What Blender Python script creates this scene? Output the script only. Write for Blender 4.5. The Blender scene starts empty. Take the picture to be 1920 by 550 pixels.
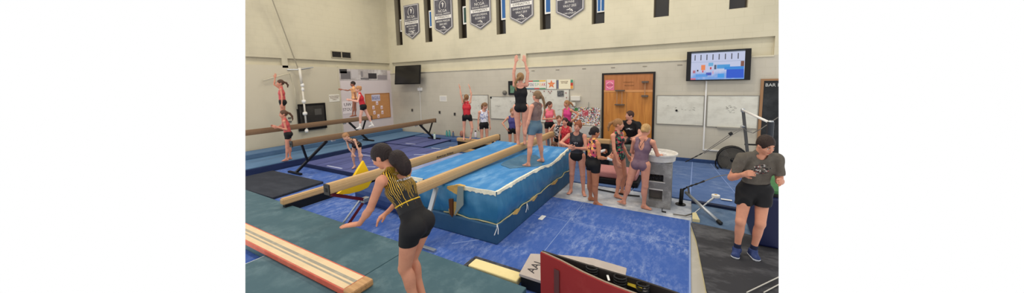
import bpy, bmesh, math, random
import numpy as np
from mathutils import Vector, Matrix
random.seed(7)
C = bpy.context.scene.collection
SC = bpy.context.scene

# ------------------------------------------------------------------ camera, world, lights, exposure
YAW, PITCH, ROLL = [math.radians(a) for a in (29.503, 6.199, -1.188)]
FPX, CXP, CYP, CAMH = 586.56, 960.0, 217.89, 2.4
F0 = Vector((-math.sin(YAW), math.cos(YAW), 0)); R0 = Vector((math.cos(YAW), math.sin(YAW), 0)); U0 = Vector((0, 0, 1))
FW = F0*math.cos(PITCH) - U0*math.sin(PITCH)
_U = U0*math.cos(PITCH) + F0*math.sin(PITCH)
RT = R0*math.cos(ROLL) + _U*math.sin(ROLL)
UP = -R0*math.sin(ROLL) + _U*math.cos(ROLL)
OC = Vector((0, 0, CAMH))
cam_d = bpy.data.cameras.new('camera'); cam = bpy.data.objects.new('camera', cam_d); C.objects.link(cam)
M = Matrix((RT, UP, -FW)).transposed().to_4x4(); M.translation = OC
cam.matrix_world = M
cam_d.sensor_fit = 'HORIZONTAL'; cam_d.sensor_width = 36; cam_d.lens = FPX*36/1920
cam_d.shift_y = -(275-CYP)/1920; cam_d.clip_end = 100
SC.camera = cam
w = bpy.data.worlds.new('world'); SC.world = w; w.use_nodes = True
w.node_tree.nodes['Background'].inputs[0].default_value = (1, 1, 1, 1)
w.node_tree.nodes['Background'].inputs[1].default_value = 1.0
SC.view_settings.view_transform = 'Standard'; SC.view_settings.look = 'None'
SC.view_settings.exposure = 0.0; SC.view_settings.gamma = 1.0; SC.view_settings.use_curve_mapping = False
def area(name, loc, sx, sy, power, col):
    l = bpy.data.lights.new(name, 'AREA'); l.shape = 'RECTANGLE'; l.size = sx; l.size_y = sy; l.energy = power; l.color = col
    o = bpy.data.objects.new(name, l); o.location = loc; C.objects.link(o); return o
for i, (x, y) in enumerate([(-9.5, 7.6), (-9.5, 3.2), (-5.0, 7.6), (-5.0, 3.2), (-0.8, 7.6), (-0.8, 3.2)]):
    area('ceiling_lamp', (x, y, 7.15), 1.6, 0.6, 105, (1.0, 0.93, 0.80))

def P(x, y, z=None, X=None, Y=None):
    """the point of the place seen at photo position x, y on the plane z=, X= or Y="""
    d = FW + RT*((x-CXP)/FPX) - UP*((y-CYP)/FPX)
    if z is not None: t = (z-CAMH)/d.z
    elif X is not None: t = X/d.x
    else: t = Y/d.y
    return OC + d*t

# ------------------------------------------------------------------ colour + material helpers
def lin(c):
    return tuple((v/255/12.92 if v/255 <= .04045 else ((v/255+.055)/1.055)**2.4) for v in c)
MATS = {}
def mat(name, col, rough=.7, metal=0, chalk=None, amt=.3, scale=4, stretch=(1, 1, 1), detail=8, bump=0, bscale=60, spec=.3, emis=0, nr=.68, big=0):
    if name in MATS: return MATS[name]
    m = bpy.data.materials.new(name); m.use_nodes = True; nt = m.node_tree; b = nt.nodes['Principled BSDF']
    c = (*lin(col), 1)
    b.inputs['Base Color'].default_value = c; b.inputs['Roughness'].default_value = rough; b.inputs['Metallic'].default_value = metal
    b.inputs['Specular IOR Level'].default_value = spec
    if emis:
        b.inputs['Emission Color'].default_value = c; b.inputs['Emission Strength'].default_value = emis
    tc = nt.nodes.new('ShaderNodeTexCoord'); mp = nt.nodes.new('ShaderNodeMapping'); mp.inputs['Scale'].default_value = stretch
    nt.links.new(tc.outputs['Object'], mp.inputs[0])
    if chalk is not None:
        n = nt.nodes.new('ShaderNodeTexNoise'); n.inputs['Scale'].default_value = scale; n.inputs['Detail'].default_value = detail; n.inputs['Roughness'].default_value = nr
        nt.links.new(mp.outputs[0], n.inputs[0])
        r = nt.nodes.new('ShaderNodeValToRGB'); r.color_ramp.elements[0].position = .46; r.color_ramp.elements[1].position = .74
        r.color_ramp.elements[0].color = (0, 0, 0, 1); r.color_ramp.elements[1].color = (amt, amt, amt, 1)
        nt.links.new(n.outputs[0], r.inputs[0])
        x = nt.nodes.new('ShaderNodeMix'); x.data_type = 'RGBA'; x.inputs['A'].default_value = c; x.inputs['B'].default_value = (*lin(chalk), 1)
        fac = r.outputs[0]
        if big:      # broad worn patches modulate the fine scuffs
            n3 = nt.nodes.new('ShaderNodeTexNoise'); n3.inputs['Scale'].default_value = big; n3.inputs['Detail'].default_value = 3; nt.links.new(tc.outputs['Object'], n3.inputs[0])
            r3 = nt.nodes.new('ShaderNodeMapRange'); r3.inputs[1].default_value = .38; r3.inputs[2].default_value = .68; r3.inputs[3].default_value = .25; r3.inputs[4].default_value = 1.7; nt.links.new(n3.outputs[0], r3.inputs[0])
            mm = nt.nodes.new('ShaderNodeMath'); mm.operation = 'MULTIPLY'; mm.use_clamp = True; nt.links.new(r.outputs[0], mm.inputs[0]); nt.links.new(r3.outputs[0], mm.inputs[1]); fac = mm.outputs[0]
        nt.links.new(fac, x.inputs['Factor']); nt.links.new(x.outputs['Result'], b.inputs['Base Color'])
    if bump:
        n2 = nt.nodes.new('ShaderNodeTexNoise'); n2.inputs['Scale'].default_value = bscale; n2.inputs['Detail'].default_value = 4
        nt.links.new(mp.outputs[0], n2.inputs[0])
        bp = nt.nodes.new('ShaderNodeBump'); bp.inputs['Strength'].default_value = bump; bp.inputs['Distance'].default_value = .01
        nt.links.new(n2.outputs[0], bp.inputs['Height']); nt.links.new(bp.outputs[0], b.inputs['Normal'])
    MATS[name] = m; return m
def block_mat(name, col, axis):
    """painted concrete block: courses of 0.2 m"""
    m = mat(name, col, .65, chalk=tuple(int(v*.93) for v in col), amt=.8, scale=.9, detail=3)
    nt = m.node_tree; b = nt.nodes['Principled BSDF']
    tc = nt.nodes.new('ShaderNodeTexCoord'); sp = nt.nodes.new('ShaderNodeSeparateXYZ'); cb = nt.nodes.new('ShaderNodeCombineXYZ')
    nt.links.new(tc.outputs['Object'], sp.inputs[0]); nt.links.new(sp.outputs[axis], cb.inputs[0]); nt.links.new(sp.outputs[2], cb.inputs[1])
    br = nt.nodes.new('ShaderNodeTexBrick'); br.inputs['Scale'].default_value = 1; br.inputs['Brick Width'].default_value = .406; br.inputs['Row Height'].default_value = .203
    br.inputs['Mortar Size'].default_value = .006; br.inputs['Mortar Smooth'].default_value = .6
    nt.links.new(cb.outputs[0], br.inputs[0])
    old = b.inputs['Base Color'].links[0].from_socket
    x = nt.nodes.new('ShaderNodeMix'); x.data_type = 'RGBA'; x.blend_type = 'MULTIPLY'; x.inputs['B'].default_value = (.93, .925, .91, 1)
    nt.links.new(br.outputs['Fac'], x.inputs['Factor']); nt.links.new(old, x.inputs['A']); nt.links.new(x.outputs['Result'], b.inputs['Base Color'])
    bp = nt.nodes.new('ShaderNodeBump'); bp.inputs['Strength'].default_value = .25; bp.inputs['Distance'].default_value = .004; bp.invert = True
    nt.links.new(br.outputs['Fac'], bp.inputs['Height']); nt.links.new(bp.outputs[0], b.inputs['Normal'])
    return m
def wood_mat(name, c1, c2, axis='Z', scale=3, rough=.5):
    m = bpy.data.materials.new(name); m.use_nodes = True; nt = m.node_tree; b = nt.nodes['Principled BSDF']; b.inputs['Roughness'].default_value = rough
    tc = nt.nodes.new('ShaderNodeTexCoord'); mp = nt.nodes.new('ShaderNodeMapping')
    s = {'X': (.4, 6, 6), 'Y': (6, .4, 6), 'Z': (6, 6, .5)}[axis]; mp.inputs['Scale'].default_value = s
    n = nt.nodes.new('ShaderNodeTexNoise'); n.inputs['Scale'].default_value = scale; n.inputs['Detail'].default_value = 6; n.inputs['Distortion'].default_value = .8
    r = nt.nodes.new('ShaderNodeValToRGB'); r.color_ramp.elements[0].color = (*lin(c1), 1); r.color_ramp.elements[1].color = (*lin(c2), 1)
    r.color_ramp.elements[0].position = .3; r.color_ramp.elements[1].position = .7
    nt.links.new(tc.outputs['Object'], mp.inputs[0]); nt.links.new(mp.outputs[0], n.inputs[0]); nt.links.new(n.outputs[0], r.inputs[0]); nt.links.new(r.outputs[0], b.inputs['Base Color'])
    MATS[name] = m; return m

# ------------------------------------------------------------------ mesh helpers (all coordinates are places in the room)
ORG = {}
def tag(o, label=None, cat=None, group=None, kind=None):
    if label: o['label'] = label
    if cat: o['category'] = cat
    if group: o['group'] = group
    if kind: o['kind'] = kind
    return o
def thing(name, loc, label, cat, group=None, rz=0):
    o = bpy.data.objects.new(name, None); o.empty_display_size = .1; C.objects.link(o); o.location = loc; o.rotation_euler = (0, 0, rz)
    ORG[o.name] = Vector(loc); return tag(o, label, cat, group)
def obj(name, bm, m, parent=None, smooth=False, clip=False):
    """link a bmesh as ONE object; positions in bm are room positions"""
    if clip: clip_bm(bm)
    me = bpy.data.meshes.new(name); o = bpy.data.objects.new(name, me)
    if parent is not None: org = ORG[parent.name]; o.parent = parent; ORG_set = org
    else:
        xs = [v.co for v in bm.verts]
        org = Vector(((min(v.x for v in xs)+max(v.x for v in xs))/2, (min(v.y for v in xs)+max(v.y for v in xs))/2, min(v.z for v in xs)))
        o.location = org
    bmesh.ops.translate(bm, verts=bm.verts, vec=-org)
    bmesh.ops.recalc_face_normals(bm, faces=bm.faces)
    if smooth:
        for f in bm.faces: f.smooth = True
    bm.to_mesh(me); bm.free()
    for mm in (m if isinstance(m, (list, tuple)) else [m]): me.materials.append(mm)
    C.objects.link(o); ORG[o.name] = org
    if smooth == 'auto':
        me.set_sharp_from_angle(angle=math.radians(35))
    return o
def struct(name, bm, m, parent=None, clip=True, **k):
    o = obj(name, bm, m, parent, clip=clip, **k); o['kind'] = 'structure'; return o
def clip_bm(bm):
    """the modelled stretch of the hall ends where the photograph's view of it ends"""
    for px in (460, 1460):
        n = (FW + RT*((px-CXP)/FPX)).cross(UP)
        if n.dot(FW) > 0: n = -n     # pointing outward
        geom = bm.verts[:]+bm.edges[:]+bm.faces[:]
        r = bmesh.ops.bisect_plane(bm, geom=geom, plane_co=OC, plane_no=-n, clear_inner=True, clear_outer=False)
        ed = [e for e in r['geom_cut'] if isinstance(e, bmesh.types.BMEdge)]
        if ed: bmesh.ops.holes_fill(bm, edges=ed, sides=0)
def B(): return bmesh.new()
def box(bm, x0, x1, y0, y1, z0, z1, mi=0, bev=0, seg=2):
    vs = [bm.verts.new((x, y, z)) for x in (x0, x1) for y in (y0, y1) for z in (z0, z1)]
    fs = [(0, 1, 3, 2), (4, 6, 7, 5), (0, 4, 5, 1), (2, 3, 7, 6), (0, 2, 6, 4), (1, 5, 7, 3)]
    F = [bm.faces.new([vs[i] for i in f]) for f in fs]
    for f in F: f.material_index = mi
    if bev:
        es = {e for f in F for e in f.edges}
        r = bmesh.ops.bevel(bm, geom=list(es), offset=bev, segments=seg, profile=.5, affect='EDGES')
        for f in r['faces']: f.material_index = mi
    return vs
def prism(bm, pts, vec, mi=0):
    """closed polygon pts (3-D) swept by vec"""
    a = [bm.verts.new(p) for p in pts]; b = [bm.verts.new(Vector(p)+Vector(vec)) for p in pts]; n = len(a)
    F = [bm.faces.new(a), bm.faces.new(b[::-1])]+[bm.faces.new((a[i], b[i], b[(i+1) % n], a[(i+1) % n])) for i in range(n)]
    for f in F: f.material_index = mi
    return F
def tube(bm, path, r, seg=10, mi=0, cap=True):
    path = [Vector(p) for p in path]; rs = r if isinstance(r, (list, tuple)) else [r]*len(path); rings = []
    up = None
    for i, p in enumerate(path):
        d = (path[min(i+1, len(path)-1)]-path[max(i-1, 0)]).normalized()
        if up is None: up = Vector((0, 0, 1)) if abs(d.z) < .9 else Vector((1, 0, 0))
        s = d.cross(up).normalized(); u = s.cross(d).normalized(); up = u
        rings.append([bm.verts.new(p+(s*math.cos(2*math.pi*k/seg)+u*math.sin(2*math.pi*k/seg))*rs[i]) for k in range(seg)])
    F = []
    for a, b in zip(rings, rings[1:]):
        for k in range(seg): F.append(bm.faces.new((a[k], a[(k+1) % seg], b[(k+1) % seg], b[k])))
    if cap: F.append(bm.faces.new(rings[0][::-1])); F.append(bm.faces.new(rings[-1]))
    for f in F: f.material_index = mi
def bar(bm, a, b, w, h, mi=0, side=None):
    """rectangular bar from a to b; w across, h thick"""
    a = Vector(a); b = Vector(b); d = (b-a).normalized(); s = Vector(side) if side else (d.cross(Vector((0, 0, 1))) if abs(d.z) < .95 else Vector((1, 0, 0)))
    s = (s-d*s.dot(d)).normalized(); u = s.cross(d).normalized()
    q = [a+s*w/2*i+u*h/2*j for i, j in ((-1, -1), (1, -1), (1, 1), (-1, 1))]
    prism(bm, q, b-a, mi)
def lathe(bm, prof, c, seg=20, mi=0):
    c = Vector(c); rings = [[bm.verts.new(c+Vector((r*math.cos(2*math.pi*k/seg), r*math.sin(2*math.pi*k/seg), z))) for k in range(seg)] for r, z in prof]
    F = []
    for a, b in zip(rings, rings[1:]):
        for k in range(seg): F.append(bm.faces.new((a[k], a[(k+1) % seg], b[(k+1) % seg], b[k])))
    F.append(bm.faces.new(rings[0][::-1])); F.append(bm.faces.new(rings[-1]))
    for f in F: f.material_index = mi
def text(name, s, loc, rot, size, m, parent, align='CENTER', sx=1, ext=.001):
    cu = bpy.data.curves.new(name, 'FONT'); cu.body = s; cu.size = size; cu.align_x = align; cu.align_y = 'CENTER'; cu.extrude = ext; cu.resolution_u = 2
    q = bpy.data.objects.new(name, cu); C.objects.link(q); dg = bpy.context.evaluated_depsgraph_get(); me = bpy.data.meshes.new_from_object(q.evaluated_get(dg))
    bpy.data.objects.remove(q); me.materials.clear(); me.materials.append(m); me.name = name
    o = bpy.data.objects.new(name, me); C.objects.link(o); o.parent = parent
    o.location = Vector(loc)-ORG[parent.name]; o.rotation_euler = rot; o.scale = (sx, 1, 1); return o
def clip_obj(o):
    bpy.context.view_layer.update(); bm = bmesh.new(); bm.from_mesh(o.data); bm.transform(o.matrix_world); clip_bm(bm); bm.transform(o.matrix_world.inverted()); bm.to_mesh(o.data); bm.free()
RB = (math.pi/2, 0, 0)              # writing on the back wall
RL = (math.pi/2, 0, math.pi/2)      # writing on the left wall

# ------------------------------------------------------------------ materials
WU = block_mat('upper_wall_warm_lit', (208, 200, 175), 0); WLo = block_mat('lower_block_paint', (196, 189, 173), 0)  # one paint; the warm light up high is put into the upper colour
WLU = block_mat('left_wall_paint', (198, 190, 166), 1)
WL_plain = mat('left_panel_paint', (196, 188, 168), .6, chalk=(188, 178, 156), amt=.6, scale=.7)
W_pale = mat('pale_lilac_paint', (214, 203, 204), .6, chalk=(206, 194, 198), amt=.6, scale=1)
CARPET = mat('blue_carpet', (66, 96, 166), .95, chalk=(164, 180, 214), amt=.7, scale=9, stretch=(1.5, .6, 1), detail=15, nr=.8, big=1.4, spec=.1)
CARPET2 = mat('dusty_blue_carpet', (84, 108, 154), .95, chalk=(140, 158, 190), amt=.6, scale=5, stretch=(.8, 1.4, 1), detail=12, nr=.8, big=1.2, spec=.1)
CHALKY = mat('chalk_covered_floor', (158, 164, 176), .95, chalk=(222, 222, 222), amt=1, scale=2, detail=8, spec=.1)
SEAM = mat('pale_seam', (128, 150, 200), .9)
TEAL = mat('teal_vinyl', (62, 92, 102), .6, chalk=(112, 138, 144), amt=.5, scale=4, detail=10, big=1.5)
BLACK = mat('black_metal', (22, 22, 24), .45); DARK = mat('black_rubber', (28, 28, 32), .8)
SILVER = mat('bare_steel', (178, 182, 186), .35, .7)
CHROME = mat('dull_chrome', (200, 200, 200), .25, .9)
WHITE = mat('white_paint', (232, 230, 226), .5); OFFW = mat('off_white_pvc', (214, 208, 196), .5)
MAROON = mat('maroon_steel', (98, 26, 38), .45)

# ------------------------------------------------------------------ the room
DY, LX = 10.17, -12.3
bm = B(); box(bm, -15, 4, .2, DY+.3, -.12, 0); struct('floor', bm, CHALKY)
bm = B(); box(bm, LX-.3, 4, -.6, DY+.3, 7.2, 7.4); struct('ceiling', bm, mat('ceiling_paint', (226, 222, 212), .8), clip=False)
# back wall: lower block wall, recess band, upper wall with narrow window slots
bm = B(); box(bm, LX-.3, 4, DY, DY+.3, 0, 2.94); struct('wall_back', bm, WLo)
bm = B(); box(bm, LX-.3, 4, DY+.1, DY+.3, 2.94, 3.41)
struct('wall_back_recess', bm, WU)
WINX = [(-11.86, -11.36, .0), (-10.22, -9.56, 0), (-8.42, -7.73, 0), (-6.62, -5.94, 0), (-4.98, -4.17, 0), (-3.16, -2.37, 0), (-1.28, -.57, 0), (.5, 1.24, 0)]
WINX = [(r-.40, r) for _, r, _ in [(0, -11.36, 0), (0, -9.56, 0), (0, -7.73, 0), (0, -5.94, 0), (0, -4.17, 0), (0, -2.37, 0), (0, -.57, 0), (0, 1.24, 0)]]
bm = B()
xs = [LX-.3]+[v for p in WINX for v in p]+[4]
box(bm, LX-.3, 4, DY, DY+.3, 3.41, 4.18)
for i in range(0, len(xs), 2): box(bm, xs[i], xs[i+1], DY, DY+.3, 4.18, 7.0)
for x0, x1 in ((-5.35, -5.13), (1.83, 4), (LX-.3, LX+.15)): box(bm, x0, x1, DY, DY+.1, 2.94, 3.41)
struct('wall_back_upper', bm, WU)
# left wall
bm = B(); box(bm, LX-.3, LX, .2, 7.66, 0, 3.14); struct('wall_left', bm, WL_plain)
bm = B(); box(bm, LX-.3, LX, 7.66, DY, 0, 3.06); struct('wall_left_pale', bm, W_pale)
bm = B(); box(bm, LX-.3, LX, .2, DY, 3.39, 7.0); box(bm, LX-.3, LX, 5.66, 5.84, 3.06, 3.39); box(bm, LX-.3, LX-.1, .2, DY, 3.06, 3.39)
box(bm, LX-.1, LX, 7.66, DY, 3.06, 3.16)
struct('wall_left_upper', bm, WLU)
bm = B(); box(bm, LX-.1, LX+.02, 7.6, 7.66, .3, 3.14); struct('trim_1', bm, WL_plain)
bm = B(); box(bm, LX, 1.83, DY-.025, DY+.02, 2.90, 2.945, bev=.008); struct('trim_2', bm, WU)
bm = B(); box(bm, -1.2, 4, DY-.05, DY, 0, .12, bev=.01); struct('baseboard_back', bm, mat('navy_base', (48, 72, 116), .8, chalk=(90, 110, 150), amt=.4))
# windows: deep slots with dark glass
GL = mat('dark_glass', (34, 28, 22), .15, spec=.6); REV = mat('grey_reveal', (142, 134, 116), .6)
FR = mat('bronze_frame', (72, 64, 52), .5)
for i, (x0, x1) in enumerate(WINX):
    bm = B(); box(bm, x0, x1, DY+.24, DY+.26, 4.18, 7.0); wn = struct('window_%d' % (i+1), bm, GL)
    bm = B(); box(bm, x0, x0+.03, DY+.20, DY+.24, 4.2, 7); box(bm, x1-.03, x1, DY+.20, DY+.24, 4.2, 7); box(bm, x0+.03, x1-.03, DY+.20, DY+.24, 4.18, 4.22); obj('window_frame', bm, FR, wn)
    bm = B(); box(bm, x0, x0+.006, DY+.0, DY+.2, 4.19, 7); obj('reveal', bm, REV, wn)
# framed panes standing in the slots
BLU = mat('poster_blue', (44, 98, 160), .5); TLG = mat('poster_green', (44, 74, 68), .5)
for i, (zb, zt, m_, l_) in enumerate([(4.80, 5.35, REV, 'narrow white-rimmed grey board in the window slot nearest the corner'), (4.80, 5.52, BLU, 'white-rimmed blue board in the window slot between the first and second banners'),
                                  (4.75, 5.45, TLG, 'white-rimmed dark green board in the window slot between the second and third banners'), (4.72, 5.6, BLU, 'white-rimmed blue board in the window slot between the third and fourth banners'),
                                  (4.72, 5.8, BLU, 'white-rimmed blue board in the window slot between the fourth and fifth banners'), (4.55, 5.6, BLU, 'white-rimmed board pair in the window slot right of the fifth banner')]):
    x0, x1 = WINX[i]; x0 += .12; x1 -= .02
    t = thing('framed_board', ((x0+x1)/2, DY+.17, zb), l_, 'board', 'framed boards in the window slots')
    bm = B(); box(bm, x0, x1, DY+.15, DY+.19, zb, zt, bev=.005); obj('frame', bm, WHITE, t)
    bm = B()
    if i == 5:
        xm = (x0+x1)/2; box(bm, x0+.03, xm-.015, DY+.145, DY+.15, zb+.04, zt-.04); box(bm, xm+.015, x1-.03, DY+.145, DY+.15, zb+.04, zt-.04)
    else: box(bm, x0+.05, x1-.05, DY+.145, DY+.15, zb+.06, zt-.06)
    obj('panel', bm, m_, t)

# banners ------------------------------------------------------------
BAN = mat('banner_charcoal', (74, 72, 80), .6, chalk=(128, 126, 134), amt=.7, scale=2.5, stretch=(1, 1, .6)); BW = mat('banner_white', (226, 222, 216), .6); BD = mat('banner_ink', (54, 50, 54), .6)
BG = mat('banner_edge', (126, 124, 132), .6)
def banner(cx, wd, ztip, label, lines, full):
    y = DY-.05; zs = ztip+.26; h = 1.2
    t = thing('championship_banner', (cx, y, ztip), label, 'banner', 'championship banners on the back wall')
    def shape(g, top): return [(cx-wd/2+g, y, zs+g*.5), (cx, y, ztip+g*1.2), (cx+wd/2-g, y, zs+g*.5), (cx+wd/2-g, y, top-g), (cx-wd/2+g, y, top-g)]
    bm = B(); prism(bm, shape(0, zs+h), (0, .012, 0)); obj('cloth', bm, BG, t)
    bm = B(); prism(bm, [(x, y-.004, z) for x, _, z in shape(.035, zs+h)], (0, .003, 0)); obj('border_line', bm, BW, t)
    bm = B(); prism(bm, [(x, y-.008, z) for x, _, z in shape(.055, zs+h)], (0, .003, 0)); obj('field', bm, BAN, t)
    yy = y-.011; zt = zs+h
    bm = B(); R = .19; cz = zt-.30          # ring emblem with a tumbling figure
    pts = [(cx+R*.9*math.cos(a), yy, cz+R*math.sin(a)) for a in [math.radians(-40+i*26) for i in range(11)]]
    tube(bm, pts, .011, 6)
    tube(bm, [(cx-.05, yy, cz+.07), (cx+.01, yy, cz+.1), (cx+.03, yy, cz+.02), (cx+.0, yy, cz-.08)], [.012, .03, .03, .012], 6); tube(bm, [(cx, yy, cz+.09), (cx+.08, yy, cz+.06)], .012, 6)
    obj('ring_emblem', bm, BW, t)
    text('lettering', 'NCGA', (cx-.02, yy, cz-.22), RB, .16, BW, t)
    text('lettering', 'NATIONAL CHAMPION', (cx, yy, cz-.34), RB, .085, BW, t, sx=.82)
    bm = B(); box(bm, cx-wd/2+.06, cx+wd/2-.06, yy, yy+.004, cz-.53, cz-.40); obj('title_band', bm, BW, t)
    text('lettering', 'GYMNASTICS', (cx, yy-.004, cz-.465), RB, .12, BD, t, sx=.95)
    for k, s in enumerate(lines): text('lettering', s, (cx, yy, cz-.62-k*(.125 if len(lines) < 4 else .105)), RB, .105 if len(lines) < 4 else .09, BW, t, sx=.8)
    bm = B(); zc = ztip+.30
    tube(bm, [(cx-.12, yy, zc), (cx-.02, yy, zc+.0), (cx+.03, yy, zc+.02)], [.004, .02, .035], 6); tube(bm, [(cx+.0, yy, zc-.05), (cx+.07, yy, zc-.01), (cx+.1, yy, zc-.07)], [.006, .03, .02], 6)
    obj('bird_emblem', bm, BW, t)
    text('lettering', 'UW-STOUT', (cx, yy, ztip+.18), RB, .08, BW, t)
for cx, wd, zt, l, ls in [(-10.68, .9, 4.39, 'banner nearest the corner, with four lines of names and years', ['BRETTA HOLLAND', 'BEAM 2001', 'FLOOR 2002', 'BARS, VAULT 03']),
                      (-8.87, .96, 4.41, 'charcoal pennant banner ending BARS 2002, second along from the corner', ['BRENNA MARQUES', 'BARS 2002']),
                      (-7.03, .97, 4.44, 'charcoal pennant banner ending FLOOR 2016, in the middle of the five', ['KAYLEE JORDAHL', 'FLOOR 2016']),
                      (-5.26, .94, 4.44, 'charcoal pennant banner reading VAULT 2019', ['DANENE BOEHNE', 'VAULT 2019']),
                      (-3.48, .96, 4.42, 'charcoal pennant banner reading VAULT 2022, farthest from the corner', ['BRYNNE', 'VAULT 2022'])]:
    banner(cx, wd, zt, l, ls, 1)

# door -----------------------------------------------------------------
OAK = wood_mat('orange_oak', (176, 108, 42), (206, 138, 62), 'Z', 2.5); OAK2 = wood_mat('brown_oak', (160, 98, 48), (184, 118, 66), 'Z', 2.5)
X0, X1, ZT = -2.42, -.87, 2.62
bm = B(); fw = .06
for a in ((X0, X0+fw, 0, ZT), (X1-fw, X1, 0, ZT), (X0+fw, X1-fw, ZT-.05, ZT)): box(bm, a[0], a[1], DY-.04, DY+.01, a[2], a[3])
dr = struct('door_1', bm, mat('door_frame_black', (36, 30, 28), .5), clip=False)
xm = (X0+X1)/2-.02
bm = B(); box(bm, X0+fw, xm-.004, DY-.02, DY-.002, .01, 2.02); obj('door_leaf', bm, OAK, dr)
bm = B(); box(bm, xm+.004, X1-fw, DY-.02, DY-.002, .01, 2.02); obj('door_leaf', bm, OAK, dr)
bm = B(); box(bm, X0+fw, X1-fw, DY-.02, DY-.002, 2.09, ZT-.05); obj('transom_panel', bm, OAK2, dr)
bm = B(); box(bm, X0+fw, X1-fw, DY-.028, DY-.002, 2.02, 2.09); obj('transom_rail', bm, mat('pale_oak', (206, 146, 92), .5), dr)
t = thing('pink_poster', (-2.17, DY-.03, 2.08), 'pink square poster with a round white emblem on the door transom', 'poster')
bm = B(); box(bm, -2.31, -2.04, DY-.032, DY-.029, 2.08, 2.40); obj('sheet', bm, mat('hot_pink', (222, 116, 146), .6), t)
bm = B()
for a0 in (20, 200):
    tube(bm, [(-2.175+.1*math.cos(math.radians(a)), DY-.034, 2.235+.1*math.sin(math.radians(a))) for a in range(a0, a0+141, 20)], .011, 6)
obj('ring_emblem', bm, mat('pale_pink', (246, 196, 206), .6), t); text('lettering', 'GYM', (-2.175, DY-.034, 2.235), RB, .08, mat('maroon_ink', (120, 40, 60), .6), t)
HW = mat('worn_wood', (176, 134, 100), .7); HG = mat('rack_grey', (96, 86, 78), .6)
t = thing('wooden_rack', (-1.86, DY-.06, 1.66), 'small two-post wooden hand bar mounted over the seam of the oak doors', 'rack', 'hand bars on the doors')
bm = B(); box(bm, -2.0, -1.72, DY-.14, DY-.02, 2.06, 2.09); obj('top_plate', bm, HG, t)
bm = B(); box(bm, -2.0, -1.72, DY-.14, DY-.02, 1.62, 1.65); obj('bottom_plate', bm, HG, t)
for x in (-1.94, -1.79):
    bm = B(); tube(bm, [(x, DY-.09, 1.65), (x, DY-.09, 2.06)], .014); obj('post', bm, HW, t)
t = thing('wooden_rack', (-1.13, DY-.06, 1.85), 'single-post wooden hand bar mounted near the right jamb of the oak doors', 'rack', 'hand bars on the doors')
for z, n in ((2.30, 'top_plate'), (1.88, 'bottom_plate')):
    bm = B(); box(bm, -1.23, -1.05, DY-.13, DY-.02, z, z+.05); obj(n, bm, HG, t)
bm = B(); tube(bm, [(-1.14, DY-.08, 1.93), (-1.14, DY-.08, 2.3)], .014); obj('post', bm, HW, t)
INK = mat('brown_ink', (110, 70, 40), .8)
t = thing('door_notice', (-1.6, DY-.03, 2.3), 'two short dark lines of writing on the door transom', 'notice')
text('lettering', 'GYMNASTICS', (-1.62, DY-.022, 2.32), RB, .05, INK, t)
text('lettering', 'PRACTICE ROOM', (-1.6, DY-.022, 2.22), RB, .05, INK, t, sx=.7)

# televisions ------------------------------------------------------------
BEZ = mat('tv_black', (16, 15, 17), .3)
def screen_mat():
    m = bpy.data.materials.new('screen_picture'); m.use_nodes = True; nt = m.node_tree; b = nt.nodes['Principled BSDF']; b.inputs['Roughness'].default_value = .3
    tc = nt.nodes.new('ShaderNodeTexCoord'); n = nt.nodes.new('ShaderNodeTexNoise'); n.inputs['Scale'].default_value = 9; nt.links.new(tc.outputs['Object'], n.inputs[0])
    sp = nt.nodes.new('ShaderNodeSeparateXYZ'); nt.links.new(tc.outputs['Object'], sp.inputs[0])
    mr = nt.nodes.new('ShaderNodeMapRange'); mr.inputs[1].default_value = .08; mr.inputs[2].default_value = .5; nt.links.new(sp.outputs[2], mr.inputs[0])
    ad = nt.nodes.new('ShaderNodeMath'); ad.operation = 'MULTIPLY_ADD'; ad.inputs[1].default_value = .9; nt.links.new(n.outputs[0], ad.inputs[0])
    nt.links.new(mr.outputs[0], ad.inputs[2])
    r = nt.nodes.new('ShaderNodeValToRGB'); e = r.color_ramp.elements; e[0].position = .45; e[0].color = (*lin((120, 170, 240)), 1); e[1].position = .95; e[1].color = (*lin((206, 214, 245)), 1)
    nt.links.new(ad.outputs[0], r.inputs[0]); nt.links.new(r.outputs[0], b.inputs['Base Color']); nt.links.new(r.outputs[0], b.inputs['Emission Color']); b.inputs['Emission Strength'].default_value = .75
    b.inputs['Base Color'].default_value = (0, 0, 0, 1)
    for l in list(b.inputs['Base Color'].links): nt.links.remove(l)
    b.inputs['Base Color'].default_value = (.02, .02, .02, 1)
    return m
def emit(name, c, s=.75):
    return _em(name, c, s)
def _em(name, c, s):
    if name in MATS: return MATS[name]
    m = mat(name, c, .3); b = m.node_tree.nodes['Principled BSDF']; b.inputs['Base Color'].default_value = (.02, .02, .02, 1)
    b.inputs['Emission Color'].default_value = (*lin(c), 1); b.inputs['Emission Strength'].default_value = s; return m
def tilt(t, pivot_z, ang, rz=0): t.rotation_euler = (ang, 0, rz)
# the lit screen by the chalkboard
x0, x1, z0, z1 = -.08, 1.36, 2.33, 3.14; yT = DY-.16
t = thing('wall_television', ((x0+x1)/2, yT, z0), 'large flat television showing a live picture of the gym, above the whiteboards', 'television')
bm = B(); box(bm, x0, x1, yT, yT+.06, z0, z1, bev=.006); obj('casing', bm, BEZ, t)
sx0, sx1, sz0, sz1 = x0+.11, x1-.13, z0+.03, z1-.03; ys = yT-.004
bm = B(); box(bm, sx0, sx1, ys, ys+.003, sz0, sz1); scr = obj('screen', bm, screen_mat(), t)
def sr(n, u0, u1, v0, v1, c, k=1):
    bm = B(); W = sx1-sx0; Hh = sz1-sz0; box(bm, sx0+u0*W, sx0+u1*W, ys-.002*k, ys, sz0+v0*Hh, sz0+v1*Hh); obj(n, bm, _em('screen_%d_%d_%d' % c, c, .8), scr)
for i in range(8):
    sr('pictured_window', .065+i*.115, .083+i*.115, .70, .90, (60, 60, 74))
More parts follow.
